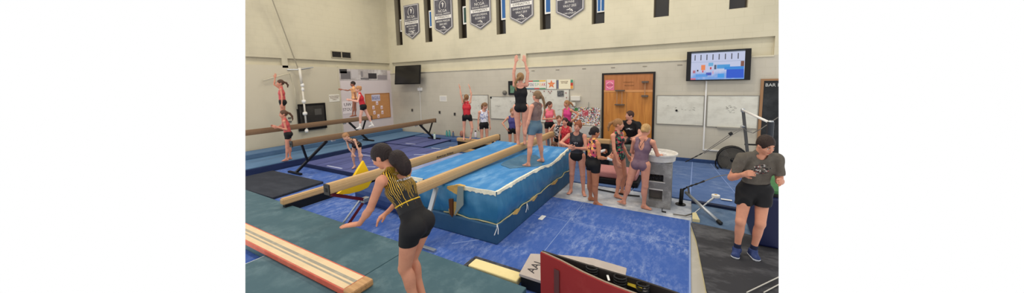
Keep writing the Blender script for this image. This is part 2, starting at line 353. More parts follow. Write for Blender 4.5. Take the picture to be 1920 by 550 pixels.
sr('pictured_ceiling', 0, 1, .955, 1, (70, 80, 90))
sr('pictured_ledge', 0, 1, .63, .64, (150, 168, 200))
sr('pictured_door', .20, .28, .34, .53, (246, 140, 84)); sr('pictured_board', .34, .43, .48, .60, (110, 180, 226)); sr('pictured_cabinet', .45, .49, .36, .52, (70, 90, 120))
sr('pictured_bars', .5, .74, .38, .52, (70, 160, 226)); sr('pictured_mat', .10, .33, .10, .2, (90, 160, 236)); sr('pictured_vault', .30, .40, .15, .25, (70, 84, 190))
sr('pictured_landing_mat', .68, .99, .04, .34, (24, 88, 214)); sr('pictured_mat_top', .64, .99, .34, .44, (48, 140, 230)); sr('pictured_block', .52, .64, .06, .2, (60, 160, 240)); sr('pictured_poster', .93, .99, .44, .62, (130, 80, 66)); sr('pictured_mat', .04, .09, .24, .34, (190, 110, 130)); sr('pictured_mat', .0, .10, .0, .06, (220, 120, 150))
sr('pictured_person', .37, .40, .36, .44, (200, 60, 70), 2); sr('pictured_person', .12, .15, .3, .36, (70, 50, 60)); sr('pictured_person', .42, .44, .2, .3, (224, 160, 190)); sr('pictured_person', .22, .25, .26, .33, (220, 90, 110))
bm = B(); box(bm, .45, .85, yT+.06, DY, z0+.2, z1-.2); obj('wall_bracket', bm, BLACK, t)
t.rotation_euler = (math.radians(-5), 0, 0)
# the switched-off screen by the corner
t = thing('wall_television', (-10.72, DY-.45, 2.40), 'black switched-off television on a wall arm near the corner', 'television')
bm = B(); box(bm, -11.45, -9.99, DY-.48, DY-.42, 2.40, 3.22, bev=.008); obj('casing', bm, BEZ, t)
bm = B(); box(bm, -11.41, -10.03, DY-.484, DY-.48, 2.45, 3.18); obj('screen', bm, mat('dead_screen', (26, 24, 24), .2, spec=.6), t)
bm = B(); box(bm, -10.9, -10.5, DY-.42, DY-.04, 2.7, 2.95); obj('wall_bracket', bm, BLACK, t)
t.rotation_euler = (math.radians(-7), 0, math.radians(3))
# dark wall screen on the left wall
t = thing('wall_monitor', (LX+.05, 6.47, .78), 'black framed monitor low on the left wall, behind the white pipe', 'monitor')
bm = B(); box(bm, LX+.005, LX+.08, 5.97, 6.97, .78, 1.76, bev=.006); obj('casing', bm, BEZ, t)
bm = B(); box(bm, LX+.08, LX+.084, 6.03, 6.9, .86, 1.68); obj('screen', bm, mat('dim_screen', (44, 42, 40), .25, spec=.6, chalk=(70, 66, 60), amt=.7, scale=3), t)
bm = B(); box(bm, LX+.084, LX+.087, 6.55, 6.8, 1.32, 1.55); obj('painted_reflection', bm, mat('screen_grey', (84, 82, 78), .4), t)  # paler patch, a reflection painted onto the dark screen

# whiteboards -------------------------------------------------------------
WBM = mat('whiteboard_white', (216, 214, 202), .3, chalk=(186, 182, 170), amt=.85, scale=2.2, stretch=(1, 1, 2)); ALU = mat('board_rim', (150, 146, 136), .4, .3)
GREYM = mat('marker_grey', (120, 118, 112), .7)
def wboard(x0, x1, z0, z1, label, scrib, tray=None):
    t = thing('whiteboard', ((x0+x1)/2, DY-.02, z0), label, 'whiteboard')
    bm = B(); box(bm, x0+.015, x1-.015, DY-.018, DY-.006, z0+.015, z1-.015); obj('writing_surface', bm, WBM, t)
    bm = B(); r = .018
    for a in ((x0, x1, z0, z0+r), (x0, x1, z1-r, z1), (x0, x0+r, z0+r, z1-r), (x1-r, x1, z0+r, z1-r)): box(bm, a[0], a[1], DY-.028, DY-.002, a[2], a[3])
    obj('rim', bm, ALU, t)
    if scrib:
        for (u, v, n, wd) in scrib:
            bm = B(); x = x0+u*(x1-x0); z = z0+v*(z1-z0)
            for k in range(n):
                xx = x+random.uniform(0, wd); zz = z+random.uniform(-.05, .05); pts = [(xx+j*.012, DY-.0205, zz+random.uniform(-.018, .018)) for j in range(5)]
                tube(bm, pts, .0022, 4)
            obj('handwriting', bm, GREYM, t)
    if tray:
        bm = B(); box(bm, tray[0], tray[1], DY-.09, DY, z0-.02, z0+.015); obj('marker_tray', bm, ALU, t)
    return t
wboard(-8.06, -6.79, .95, 1.93, 'whiteboard with a written table, behind the raised-arms girl in red', [(.2, .82, 4, .8), (.1, .45, 6, .9), (.4, .25, 5, .6), (.55, .6, 5, .3)])
wboard(-6.70, -5.35, 1.0, 1.87, 'whiteboard with columns of notes, left of the woman reaching up', [(.15, .6, 5, .3), (.62, .75, 7, .25), (.64, .5, 7, .25), (.75, .3, 5, .2)])
wboard(-5.2, -3.5, .95, 2.13, 'large whiteboard under the rainbow sign and orange star', [(.35, .72, 5, .5), (.38, .55, 4, .5), (.7, .4, 3, .3), (.3, .3, 4, .4)])
wboard(-.82, .39, 1.07, 1.93, 'smudged whiteboard between the oak doors and the white conduit', [(.2, .6, 5, .8), (.3, .5, 5, .7)])
wboard(.45, 1.59, 1.05, 1.93, 'cleaner whiteboard with a pen tray between conduit and chalkboard', [(.38, .64, 9, .2), (.42, .5, 5, .12)], (.7, 1.45))
# small magnets and black spots
for x, z, r, l in ((-6.66, 1.82, .035, 'round black magnet at the top corner of the notes whiteboard'), (-.29, 1.49, .03, 'small black magnet in the middle of the smudged whiteboard')):
    bm = B(); lathe(bm, [(r, 0), (r, .015)], (0, 0, 0), 12); bmesh.ops.rotate(bm, verts=bm.verts, cent=(0, 0, 0), matrix=Matrix.Rotation(math.pi/2, 3, 'X')); bmesh.ops.translate(bm, verts=bm.verts, vec=(x, DY-.019, z))
    tag(obj('board_magnet', bm, BLACK), l, 'magnet')
# chalkboard
t = thing('chalkboard', (2.1, DY-.03, .44), 'tall black chalkboard in a wooden frame with chalk writing', 'chalkboard')
bm = B(); box(bm, 1.66, 3.2, DY-.03, DY-.005, .3, 2.30); obj('slate', bm, mat('slate', (36, 38, 40), .7, chalk=(84, 86, 88), amt=.5, scale=1.6), t, clip=True)
FW2 = mat('board_wood', (156, 118, 84), .6)
bm = B(); box(bm, 1.60, 1.66, DY-.045, DY, .3, 2.35); box(bm, 1.66, 3.2, DY-.045, DY, 2.30, 2.35); obj('frame', bm, FW2, t, clip=True)
clip_obj(text('lettering', 'BAR D', (1.69, DY-.034, 2.19), RB, .115, mat('chalk_white', (206, 206, 202), .9), t, align='LEFT'))

# posters by the big whiteboard --------------------------------------------
def sheet(name, x0, x1, z0, z1, m_, label, cat, y=DY-.03):
    t = thing(name, ((x0+x1)/2, y, z0), label, cat); bm = B(); box(bm, x0, x1, y-.003, y, z0, z1); obj('sheet', bm, m_, t); return t
PAPER = mat('paper_white', (228, 224, 212), .8)
t = sheet('rainbow_sign', -5.18, -4.34, 2.13, 2.45, PAPER, 'rainbow-bordered paper sign reading THANK YOU SPEAK above the whiteboard', 'sign')
cols = [(190, 60, 60), (84, 150, 110), (230, 180, 60), (200, 80, 90), (70, 120, 140)]
for k, (a, b_, zz) in enumerate([(-5.16, -4.85, 2.40), (-4.85, -4.6, 2.40), (-4.6, -4.36, 2.40), (-5.16, -4.8, 2.135), (-4.8, -4.6, 2.135), (-4.6, -4.36, 2.135)]):
    bm = B(); box(bm, a, b_, DY-.036, DY-.033, zz, zz+.04); c = cols[k % 5] if k < 3 else cols[(k+1) % 5]; obj('border_strip', bm, mat('strip_%d_%d_%d' % c, c), t)
for k, ch in enumerate('KYOUSPEAK'):
    c = [(70, 70, 100), (60, 60, 120), (60, 60, 120), (60, 60, 120), (90, 170, 140), (120, 190, 120), (240, 190, 80), (230, 120, 70), (190, 40, 110)][k]
    text('lettering', ch, (-5.10+k*.085+(.02 if k > 3 else 0), DY-.036, 2.29), RB, .15, mat('ink_%d_%d_%d' % c, c), t, sx=.75)
t = sheet('star_poster', -4.32, -3.97, 2.13, 2.47, PAPER, 'white poster with a large orange star above the whiteboard', 'poster')
bm = B(); cx, cz = -4.145, 2.30; prism(bm, [(cx+(.15 if i % 2 == 0 else .066)*math.sin(i*math.pi/5), DY-.037, cz+(.15 if i % 2 == 0 else .066)*math.cos(i*math.pi/5)) for i in range(10)], (0, .003, 0)); obj('orange_star', bm, mat('star_orange', (226, 128, 84)), t)
text('lettering', 'HI', (cx, DY-.04, cz-.01), RB, .1, mat('star_pale', (246, 190, 120)), t)
t = sheet('rules_poster', -3.95, -3.36, 2.13, 2.45, mat('cream_paper', (234, 226, 196)), 'cream paper chart with a coloured side strip, right of the orange star', 'poster')
bm = B(); box(bm, -3.95, -3.88, DY-.036, DY-.033, 2.14, 2.44); obj('grey_strip', bm, mat('strip_grey', (110, 110, 130)), t)
for k, c in enumerate([(80, 150, 120), (190, 70, 60), (226, 160, 80)]):
    bm = B(); box(bm, -3.46, -3.37, DY-.036, DY-.033, 2.34-k*.1, 2.44-k*.1); obj('colour_block', bm, mat('strip_%d_%d_%d' % c, c), t)
text('lettering', 'GOALS FOR\nTHE WEEK', (-3.68, DY-.036, 2.36), RB, .05, INK, t)
t = sheet('photo_print', -3.93, -3.70, 1.88, 2.08, mat('photo_dark', (70, 72, 72), .5, chalk=(160, 160, 160), amt=.9, scale=22, detail=2), 'small dark team photograph pinned on the large whiteboard', 'photograph', DY-.035)
for x, z in ((-4.95, 2.06), (-4.86, 2.02), (-4.42, 2.06), (-4.25, 2.05), (-4.2, 2.0), (-4.15, 2.06), (-3.62, 2.0), (-3.6, 1.84)):
    bm = B(); box(bm, x-.018, x+.018, DY-.04, DY-.034, z-.018, z+.018, bev=.005); tag(obj('board_magnet', bm, mat('magnet_red', (150, 90, 90))), 'tiny reddish magnet near the top of the large whiteboard', 'magnet', 'magnets on the large whiteboard')
# collage: hundreds of cut pieces in one print
def collage_mat():
    m = mat('collage_print', (210, 204, 200), .6); nt = m.node_tree; b = nt.nodes['Principled BSDF']; tc = nt.nodes.new('ShaderNodeTexCoord')
    v = nt.nodes.new('ShaderNodeTexVoronoi'); v.inputs['Scale'].default_value = 30; nt.links.new(tc.outputs['Object'], v.inputs[0])
    r = nt.nodes.new('ShaderNodeValToRGB'); r.color_ramp.interpolation = 'CONSTANT'; e = r.color_ramp.elements
    cs = [(226, 222, 220), (168, 60, 66), (214, 208, 206), (60, 110, 76), (224, 180, 90), (222, 220, 216), (70, 60, 70), (206, 120, 110), (230, 226, 224), (150, 140, 150)]
    e[0].color = (*lin(cs[0]), 1); e[1].position = .17; e[1].color = (*lin(cs[1]), 1)
    for i, c in enumerate(cs[2:]): q = e.new(.26+i*.075); q.color = (*lin(c), 1)
    sp = nt.nodes.new('ShaderNodeSeparateColor'); nt.links.new(v.outputs['Color'], sp.inputs[0]); nt.links.new(sp.outputs[0], r.inputs[0]); nt.links.new(r.outputs[0], b.inputs['Base Color']); return m
t = sheet('photo_collage', -3.43, -2.47, .93, 1.52, collage_mat(), 'busy multicoloured photo collage on white between whiteboard and oak doors', 'collage')
bm = B(); box(bm, -2.85, -2.835, DY-.036, DY-.033, 1.35, 1.7); box(bm, -2.88, -2.805, DY-.036, DY-.033, 1.5, 1.515); obj('painted_sword', bm, mat('grey_ink', (130, 130, 130)), t)
bm = B(); box(bm, -3.05, -2.85, DY-.036, DY-.033, 1.24, 1.42, bev=.0); obj('red_badge', bm, mat('badge_red', (186, 66, 80), chalk=(236, 210, 210), amt=.9, scale=18), t)
bm = B(); box(bm, -3.32, -3.2, DY-.036, DY-.033, 1.40, 1.50); obj('green_patch', bm, mat('patch_green', (70, 130, 76)), t)
t = thing('wall_ledge', (-2.95, DY-.1, .62), 'white boxed ledge below the photo collage', 'shelf')
bm = B(); box(bm, -3.5, -2.46, DY-.12, DY, .55, .9, bev=.01); obj('front_panel', bm, mat('ledge_white', (206, 204, 198)), t)
# paper towel dispenser, notice paper, clock, alarm dome, outlets
bm = B(); box(bm, -3.44, -3.12, DY-.09, DY, 1.74, 1.9, bev=.01); tag(obj('tissue_dispenser', bm, mat('dispenser_white', (220, 216, 204))), 'cream rectangular dispenser on the wall above the collage', 'dispenser')
bm = B(); box(bm, -3.42, -3.28, DY-.1, DY, 1.55, 1.68, bev=.02); tag(obj('wall_speaker', bm, mat('dispenser_white', (220, 216, 204))), 'small white wall box under the cream dispenser', 'box')
bm = B(); box(bm, -9.30, -8.9, DY-.008, DY, 1.64, 1.89); n_ = obj('notice_paper', bm, PAPER); tag(n_, 'blank white notice paper on the wall right of the dark television', 'notice')
bm = B(); box(bm, -9.26, -8.94, DY-.0095, DY-.008, 1.68, 1.85); obj('printed_area', bm, mat('print_grey', (208, 206, 202)), n_)
t = thing('picture_frame', (-5.7, DY-.03, 1.93), 'dark-rimmed green picture behind the raised-arm woman', 'picture')
bm = B(); box(bm, -5.86, -5.50, DY-.05, DY, 1.93, 2.44); obj('frame', bm, BLACK, t)
bm = B(); box(bm, -5.78, -5.56, DY-.054, DY-.05, 2.0, 2.28); obj('picture', bm, mat('picture_green', (104, 140, 116), chalk=(60, 90, 70), amt=.9, scale=10), t)
bm = B(); bmesh.ops.create_uvsphere(bm, u_segments=16, v_segments=10, radius=.085); bmesh.ops.translate(bm, verts=bm.verts, vec=(-6.03, DY-.04, 2.01)); tag(obj('alarm_bell', bm, mat('bell_grey', (112, 108, 100), .4), smooth=True), 'round grey alarm bell on the wall above the notes whiteboard', 'bell')
OUT = mat('outlet_grey', (92, 88, 82), .5)
for x, z, l in ((-10.98, 1.22, 'small dark outlet plate below the black television'), (-9.33, 1.17, 'small dark outlet plate below the white notice paper'), (-8.5, 1.12, 'small dark outlet plate just left of the whiteboard with the table')):
    bm = B(); box(bm, x-.05, x+.05, DY-.02, DY, z-.06, z+.06, bev=.006); o = obj('wall_outlet', bm, OUT); tag(o, l, 'outlet')
    bm = B(); box(bm, x-.02, x+.02, DY-.024, DY-.02, z+.005, z+.04); box(bm, x-.02, x+.02, DY-.024, DY-.02, z-.04, z-.005); obj('socket', bm, BLACK, o)
# junction box + cable below the dark television
t = thing('cable_conduit', (-10.35, DY-.04, 1.0), 'thin white cable running down from a junction box under the black television', 'conduit')
bm = B(); tube(bm, [(-10.42, DY-.03, 2.3), (-10.42, DY-.03, .62)], .012, 8); obj('cable', bm, WHITE, t)
bm = B(); box(bm, -10.50, -10.26, DY-.1, DY, 2.1, 2.24, bev=.02); obj('junction_box', bm, WHITE, t)
bm = B(); box(bm, -10.45, -10.36, DY-.06, DY, .55, .66, bev=.01); obj('outlet_box', bm, OUT, t)
# white conduit under the lit television
t = thing('cable_conduit', (.41, DY-.03, .38), 'white square conduit dropping from the lit television and turning towards the fan', 'conduit')
bm = B(); box(bm, .395, .43, DY-.035, DY, .42, 2.36); obj('drop', bm, WHITE, t)
bm = B(); box(bm, .395, 1.0, DY-.035, DY, .385, .42); obj('run', bm, WHITE, t)
bm = B(); box(bm, .98, 1.07, DY-.06, DY, .36, .45, bev=.008); obj('outlet_box', bm, OFFW, t)
# anchor slots along the block wall
for i in range(7):
    x = -4.85+i*.92; 
    if x > 1.8: break
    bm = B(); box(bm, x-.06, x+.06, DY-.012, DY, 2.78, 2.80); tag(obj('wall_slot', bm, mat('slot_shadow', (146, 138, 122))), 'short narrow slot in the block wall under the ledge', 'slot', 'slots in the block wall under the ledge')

# left wall things -----------------------------------------------------------
t = thing('air_vent', (LX+.02, 7.82, 3.54), 'dark louvred air vent high on the left wall', 'vent')
bm = B()
for a in ((7.40, 8.24, 3.50, 3.53), (7.40, 8.24, 3.75, 3.78), (7.40, 7.43, 3.53, 3.75), (8.21, 8.24, 3.53, 3.75), (7.80, 7.84, 3.53, 3.75)): box(bm, LX, LX+.03, a[0], a[1], a[2], a[3])
obj('frame', bm, mat('vent_rim', (170, 160, 138)), t)
bm = B(); box(bm, LX, LX+.006, 7.42, 8.22, 3.52, 3.76); obj('backing', bm, DARK, t)
for i in range(6):
    bm = B(); bar(bm, (LX+.015, 7.43, 3.55+i*.035), (LX+.015, 8.21, 3.55+i*.035), .02, .006); obj('slat', bm, mat('vent_grey', (96, 90, 80)), t)
def lsheet(name, y0, y1, z0, z1, m_, label, cat, x=LX):
    t = thing(name, (x, (y0+y1)/2, z0), label, cat); bm = B(); box(bm, x, x+.01, y0, y1, z0, z1); obj('sheet', bm, m_, t); return t
t = lsheet('mural_photograph', 7.68, 9.98, 2.62, 3.08, mat('mural_grey', (178, 170, 168), .6, chalk=(230, 226, 224), amt=.9, scale=2.2, detail=3), 'long grey panoramic photograph high on the pale part of the left wall', 'photograph')
for (a, b_, c, d, cc) in ((7.69, 8.0, 2.90, 3.07, (60, 58, 58)), (7.72, 8.15, 2.66, 2.98, (112, 108, 110)), (8.2, 8.5, 2.72, 3.06, (196, 190, 190)), (8.62, 8.72, 2.75, 3.0, (140, 134, 136)), (8.98, 9.4, 2.68, 2.92, (62, 58, 62)), (8.6, 9.0, 2.64, 2.72, (120, 116, 118)), (9.45, 9.95, 2.64, 2.84, (150, 142, 146))):
    bm = B(); box(bm, LX+.01, LX+.012, a, b_, c, d); obj('pictured_shape', bm, mat('mural_%d_%d_%d' % cc, cc, .6), t)
t = lsheet('notice_sign', 7.18, 7.60, 1.77, 2.06, PAPER, 'white printed notice on the left wall beside the lilac corner', 'sign')
text('lettering', 'AUTHORIZED\nPERSONNEL\nONLY', (LX+.012, 7.39, 1.92), RL, .065, INK, t)
t = lsheet('team_sign', 7.70, 8.18, 1.24, 1.75, mat('sign_white', (232, 222, 224)), 'white hand-lettered sign reading UW STOUT', 'sign')
text('lettering', 'UW', (LX+.012, 7.92, 1.61), RL, .19, mat('sign_ink', (70, 50, 62)), t); text('lettering', 'STOUT', (LX+.012, 7.94, 1.41), RL, .18, mat('sign_ink', (70, 50, 62)), t, sx=.85)
CORK = mat('cork', (198, 142, 92), .9, chalk=(168, 112, 66), amt=.6, scale=30)
t = thing('cork_board', (LX, 9.4, .88), 'orange-brown cork noticeboard with small cards and cut-out letters', 'noticeboard')
bm = B(); box(bm, LX, LX+.02, 8.76, 10.0, .90, 1.99); obj('cork_panel', bm, CORK, t)
bm = B()
for a in ((8.74, 10.02, .87, .9), (8.74, 10.02, 1.99, 2.02), (8.74, 8.77, .9, 1.99), (9.99, 10.02, .9, 1.99)): box(bm, LX, LX+.03, a[0], a[1], a[2], a[3])
obj('frame', bm, mat('cork_frame', (172, 118, 70)), t)
bm = B(); box(bm, LX+.02, LX+.022, 9.06, 9.50, 1.68, 1.97); obj('letter_backing', bm, mat('letter_lilac', (200, 196, 216)), t)
text('lettering', 'BGSU', (LX+.024, 9.28, 1.81), RL, .2, mat('letter_blue', (74, 84, 140)), t, sx=.85)
for y, z in ((9.12, 1.40), (9.55, 1.37), (9.15, 1.17), (9.57, 1.14), (9.35, .99), (9.32, 1.585)):
    bm = B(); box(bm, LX+.021, LX+.026, y-.055, y+.055, z-.08, z+.08); cd = obj('pinned_card', bm, mat('card_white', (236, 220, 224))); tag(cd, 'small white card with a pink picture on the cork noticeboard', 'card', 'cards pinned on the cork noticeboard')
    bm = B(); box(bm, LX+.026, LX+.028, y-.02, y+.02, z-.05, z-.0); obj('card_picture', bm, mat('card_rose', (170, 80, 96)), cd)
# white stand pipe with fittings in front of the wall
t = thing('wall_pipe', (LX+.19, 6.13, .75), 'white vertical pipe with round fittings on the left wall', 'pipe')
bm = B(); tube(bm, [(LX+.19, 6.1, 3.06), (LX+.19, 6.14, 2.45)], .045, 12); obj('upper_pipe', bm, OFFW, t, smooth=True)
bm = B(); tube(bm, [(LX+.19, 6.14, 2.45), (LX+.19, 6.16, .75)], .03, 12); obj('lower_pipe', bm, OFFW, t, smooth=True)
for z, r in ((2.45, .06), (2.30, .05), (1.86, .07), (1.42, .075), (.78, .06)):
    bm = B(); lathe(bm, [(r*.7, -.06), (r, -.03), (r, .03), (r*.7, .06)], (LX+.19, 6.15, z), 14); obj('fitting', bm, WHITE, t, smooth=True)
bm = B(); tube(bm, [(LX, 5.8, 3.0), (LX+.19, 6.05, 3.0), (LX+.14, 6.6, 3.1)], .02, 8); tube(bm, [(LX+.19, 6.06, 2.98), (LX+.05, 6.55, 3.06)], .012, 6); obj('wall_bracket', bm, SILVER, t)
bm = B(); tube(bm, [(LX+.1, 5.0, 2.62), (LX+.1, 5.82, 2.88), (LX+.1, 5.93, 2.3), (LX+.1, 5.95, 1.6)], .022, 8); obj('guard_rail', bm, mat('rail_beige', (196, 187, 164)), t, smooth=True)
bm = B(); tube(bm, [(LX+.3, 5.35, 5.5), (LX+.13, 6.1, 3.0)], .018, 8); tag(obj('hanging_cable', bm, mat('cable_grey', (150, 142, 124), .5)), 'grey cable slanting down the left wall to the pipe bracket', 'cable')
bm = B(); tube(bm, [(LX+.3, 5.28, 5.95), (LX+.3, 5.35, 5.5)], .03, 8); tag(obj('cable_sleeve', bm, mat('cable_pale', (196, 190, 172), .5)), 'thicker pale upper length of the slanting cable', 'cable')
for y, z, l in ((5.72, 1.3, 'upper'), (5.72, 1.17, 'lower')):
    bm = B(); box(bm, LX, LX+.03, y-.05, y+.05, z-.025, z+.025, bev=.005); tag(obj('wall_switch', bm, OUT), 'small grey wall switch left of the black monitor, %s of the two' % l, 'switch')
bm = B(); box(bm, LX, LX+.06, 5.5, 5.62, .42, .5, bev=.01); tag(obj('floor_socket', bm, DARK), 'black socket low on the left wall above the wall mats', 'outlet')

# =================================================================== floor mats and apparatus
def vnoise(x, y, z, s=1.0):
    from mathutils import noise
    return noise.noise(Vector((x*s, y*s, z*s)))
def slab(name, pts, z0, z1, m, label, cat, clip=True, group=None, bev=.012, kind=None, seams=None, seam_m=None):
    """flat mat with polygon outline (x, y)"""
    bm = B(); prism(bm, [(x, y, z0) for x, y in pts], (0, 0, z1-z0))
    if bev: bmesh.ops.bevel(bm, geom=bm.edges[:], offset=bev, segments=2, profile=.5, affect='EDGES')
    o = obj(name, bm, m, clip=clip); tag(o, label, cat, group, kind)
    for s in seams or []:
        bm = B(); bar(bm, (s[0], s[1], z1+.001), (s[2], s[3], z1+.001), s[4] if len(s) > 4 else .03, .004); obj('seam_strip', bm, seam_m or SEAM, o, clip=clip)
    return o
# main blue carpet, its seams, the dusty back carpet
slab('carpet_mat', [(-10.22, .4), (.09, .4), (.09, 5.84), (-10.22, 5.84)], 0, .022, CARPET, 'chalk-scuffed royal blue carpet covering the middle of the gym floor', 'carpet', bev=.004,
     seams=[(-1.68, 3.0, -1.72, 5.84, .010), (-2.38, 4.88, .09, 4.90, .008), (-3.0, 3.4, -2.7, 3.68, .02), (.09, .4, .09, 5.84, .02)])
slab('carpet_mat', [(-.98, 6.98), (-.98, 6.98), (3, 6.56), (3, 10.1), (-.98, 10.1)][1:], 0, .028, CARPET2, 'dusty blue carpet along the back wall under the whiteboards', 'carpet', bev=.004,
     seams=[(.10, 7.2, .16, 10.1, .02), (-.98, 9.45, 3, 9.45, .014), (.98, 7.1, .6, 10.1, .014)])
slab('carpet_mat', [(-3.4, 6.98), (-1.0, 6.98), (-1.0, 10.1), (-3.4, 10.1)], 0, .026, CARPET2, 'dusty blue carpet behind the group of gymnasts in front of the oak doors', 'carpet', bev=.004)
slab('carpet_mat', [(-9.6, 5.86), (-3.42, 5.86), (-3.42, 10.1), (-9.6, 10.1)], 0, .022, mat('mid_blue_carpet', (62, 100, 164), .95, chalk=(120, 146, 190), amt=.5, scale=2, spec=.1), 'mid blue carpet between the purple mats and the low beams by the wall', 'carpet', bev=.004)
GSTRIP = mat('bare_grey_strip', (176, 172, 164), .8, chalk=(200, 198, 192), amt=.6, scale=3)
slab('floor_strip', [(.10, 3.2), (.42, 3.2), (.30, 5.72), (.10, 5.72)], 0, .012, GSTRIP, 'pale bare floor strip between blue carpet and black mat', 'floor strip', bev=0)
# teal foreground mats
X1t = P(508, 475, z=.12).x
slab('foam_mat', [(-13, 1.86), (-3.33, 1.86), (-3.33, 2.95), (-13, 3.0)], .023, .12, TEAL, 'long teal foam mat crossing the foreground in front of the striped balance plank', 'mat', bev=.01)
slab('foam_mat', [(X1t, .5), (-3.33, .5), (-3.33, 1.85), (X1t, 1.85)], .023, .12, TEAL, 'teal foam mat under the near end of the striped balance plank', 'mat', bev=.01)
slab('foam_mat', [(-3.32, .5), (-1.5, .5), (-1.5, 2.90), (-3.32, 2.94)], .023, .12, TEAL, 'teal foam mat at the feet of the foreground gymnast, beside the cream foam block', 'mat', bev=.01)
bm = B(); tube(bm, [(X1t-.01, 1.84, .10), (X1t-.01, .6, .10)], .016, 8); tag(obj('edge_tube', bm, SILVER, clip=True), 'thin grey metal tube along the teal mat edge by the blue gap', 'tube')
# striped balance plank
t = thing('balance_plank', (-4.6, 1.98, .12), 'low striped training plank in red, cream and grey lying on the teal mat', 'plank')
CREAM = mat('plank_cream', (226, 200, 160), .6, chalk=(206, 180, 140), amt=.5, scale=6); PRED = mat('plank_red', (206, 98, 78), .6, chalk=(226, 150, 120), amt=.5, scale=5); PGR = mat('plank_grey', (156, 150, 134), .6, chalk=(190, 180, 160), amt=.6, scale=8)
yA, yB = 1.84, 2.12
bm = B(); box(bm, -7, -3.12, yA, yB, .12, .195, bev=.01); obj('core', bm, PRED, t, clip=True)
for a, b_, m_ in ((yA+.015, yA+.085, CREAM), (yA+.085, yA+.11, PGR), (yA+.11, yA+.135, CREAM), (yA+.135, yA+.175, PGR), (yA+.175, yA+.255, CREAM)):
    bm = B(); box(bm, -7, -3.2, a, b_, .195, .199); obj('stripe', bm, m_, t, clip=True)
bm = B(); box(bm, -3.2, -3.06, yA-.003, yB+.003, .12, .201, bev=.02); obj('end_cap', bm, wood_mat('cap_wood', (170, 122, 76), (206, 160, 108), 'X', 6), t)

# left side platform, wall mat, black mat, purple panel mats
PLAT = mat('platform_blue', (84, 118, 152), .8, chalk=(112, 140, 172), amt=.5, scale=1.6, stretch=(1, .5, 1)); NAVY = mat('navy_side', (26, 38, 74), .7)
t = thing('floor_platform', (-11.3, 6.5, 0), 'raised blue platform mat running along the left wall', 'platform')
bm = B(); box(bm, -12.28, -10.24, 2.2, 10.1, .0, .20, bev=.01); obj('navy_side', bm, mat('navy_ripple', (30, 44, 84), .7, chalk=(50, 66, 110), amt=.6, scale=6, stretch=(1, .3, 3)), t, clip=True)
bm = B(); box(bm, -12.28, -10.26, 2.2, 10.1, .20, .225, bev=.005); obj('top_carpet', bm, PLAT, t, clip=True)
slab('wall_mat', [(-12.27, 2.2), (-11.55, 2.2), (-11.55, 10.05), (-12.27, 10.05)], .226, .37, mat('wall_mat_blue', (80, 110, 142), .8, chalk=(98, 126, 160), amt=.5, scale=1.6), 'second blue mat layer lying on the platform against the left wall', 'mat')
slab('floor_mat', [(-10.1, 3.02), (-7.6, 3.06), (-7.72, 4.2), (-10.1, 4.15)], .023, .075, mat('charcoal_mat', (42, 46, 56), .85, chalk=(84, 88, 98), amt=.3, scale=3, stretch=(.5, 1.5, 1)), 'black rubber mat on the blue carpet between platform and teal mat', 'mat')
PUR = mat('purple_vinyl', (80, 88, 142), .6, chalk=(104, 112, 164), amt=.55, scale=1.3, stretch=(.6, 1.3, 1)); PUR2 = mat('navy_vinyl', (66, 92, 138), .6, chalk=(92, 116, 160), amt=.5, scale=1.5)
VEL = mat('velcro_white', (190, 196, 220), .8)
def panel(x0, x1, y0, y1, z0, z1, m_, label, strips=(), darkfront=True):
    t = thing('panel_mat', ((x0+x1)/2, (y0+y1)/2, z0), label, 'mat')
    bm = B(); box(bm, x0, x1, y0, y1, z0, z1-.01, bev=.012); obj('side', bm, NAVY, t)
    bm = B(); box(bm, x0+.01, x1-.01, y0+.01, y1-.01, z1-.01, z1, bev=.003); obj('top_cover', bm, m_, t)
    n = max(1, round((x1-x0)/.62))
    for i in range(1, n): bm = B(); bar(bm, (x0+i*(x1-x0)/n, y0+.01, z1+.0008), (x0+i*(x1-x0)/n, y1-.01, z1+.0008), .014, .002); obj('fold_seam', bm, NAVY, t)
    for s in strips: bm = B(); bar(bm, (s[0], s[1], z1+.002), (s[2], s[3], z1+.002), .045, .004); obj('velcro_strip', bm, VEL, t)
    return t
panel(-9.95, -6.72, 4.86, 6.5, .024, .14, PUR, 'purple folding mat nearest the yellow pad, under the bending girl', [(-8.9, 4.98, -8.2, 4.98), (-7.9, 5.3, -7.5, 5.5), (-9.3, 6.3, -8.4, 6.3)])
panel(-10.0, -6.9, 6.52, 7.95, .024, .15, PUR, 'purple folding mat in the middle of the stretch behind the dark-haired gymnast', [(-8.6, 6.65, -8.0, 6.85), (-7.6, 7.0, -7.2, 7.25), (-9.6, 7.0, -9.0, 7.0)])
panel(-10.22, -8.2, 7.97, 9.5, .024, .17, PUR, 'purple folding mat lying farthest back near the cork noticeboard', [(-9.3, 8.2, -8.8, 8.2)])
panel(-8.18, -7.12, 7.97, 9.3, .024, .13, PUR2, 'navy blue folding mat under the far foot of the long brown beam', [(-7.9, 8.1, -7.5, 8.1)])
slab('floor_mat', [(-10.22, 9.52), (-6.3, 9.52), (-6.3, 10.1), (-10.22, 10.1)], .024, .20, PUR2, 'narrow navy mat along the foot of the back wall under the water bottles', 'mat')
slab('sponge_pad', [(-7.35, 5.55), (-6.75, 5.75), (-6.75, 5.9), (-7.35, 5.72)], .142, .16, WHITE, 'small white cloth strip on the purple mat beside the tan beam', 'cloth', bev=.004)
slab('sponge_pad', [(-6.95, 8.95), (-6.7, 8.85), (-6.62, 8.97), (-6.85, 9.08)], .0225, .045, WHITE, 'small white pad on the blue carpet near the water bottles', 'cloth', bev=.004)

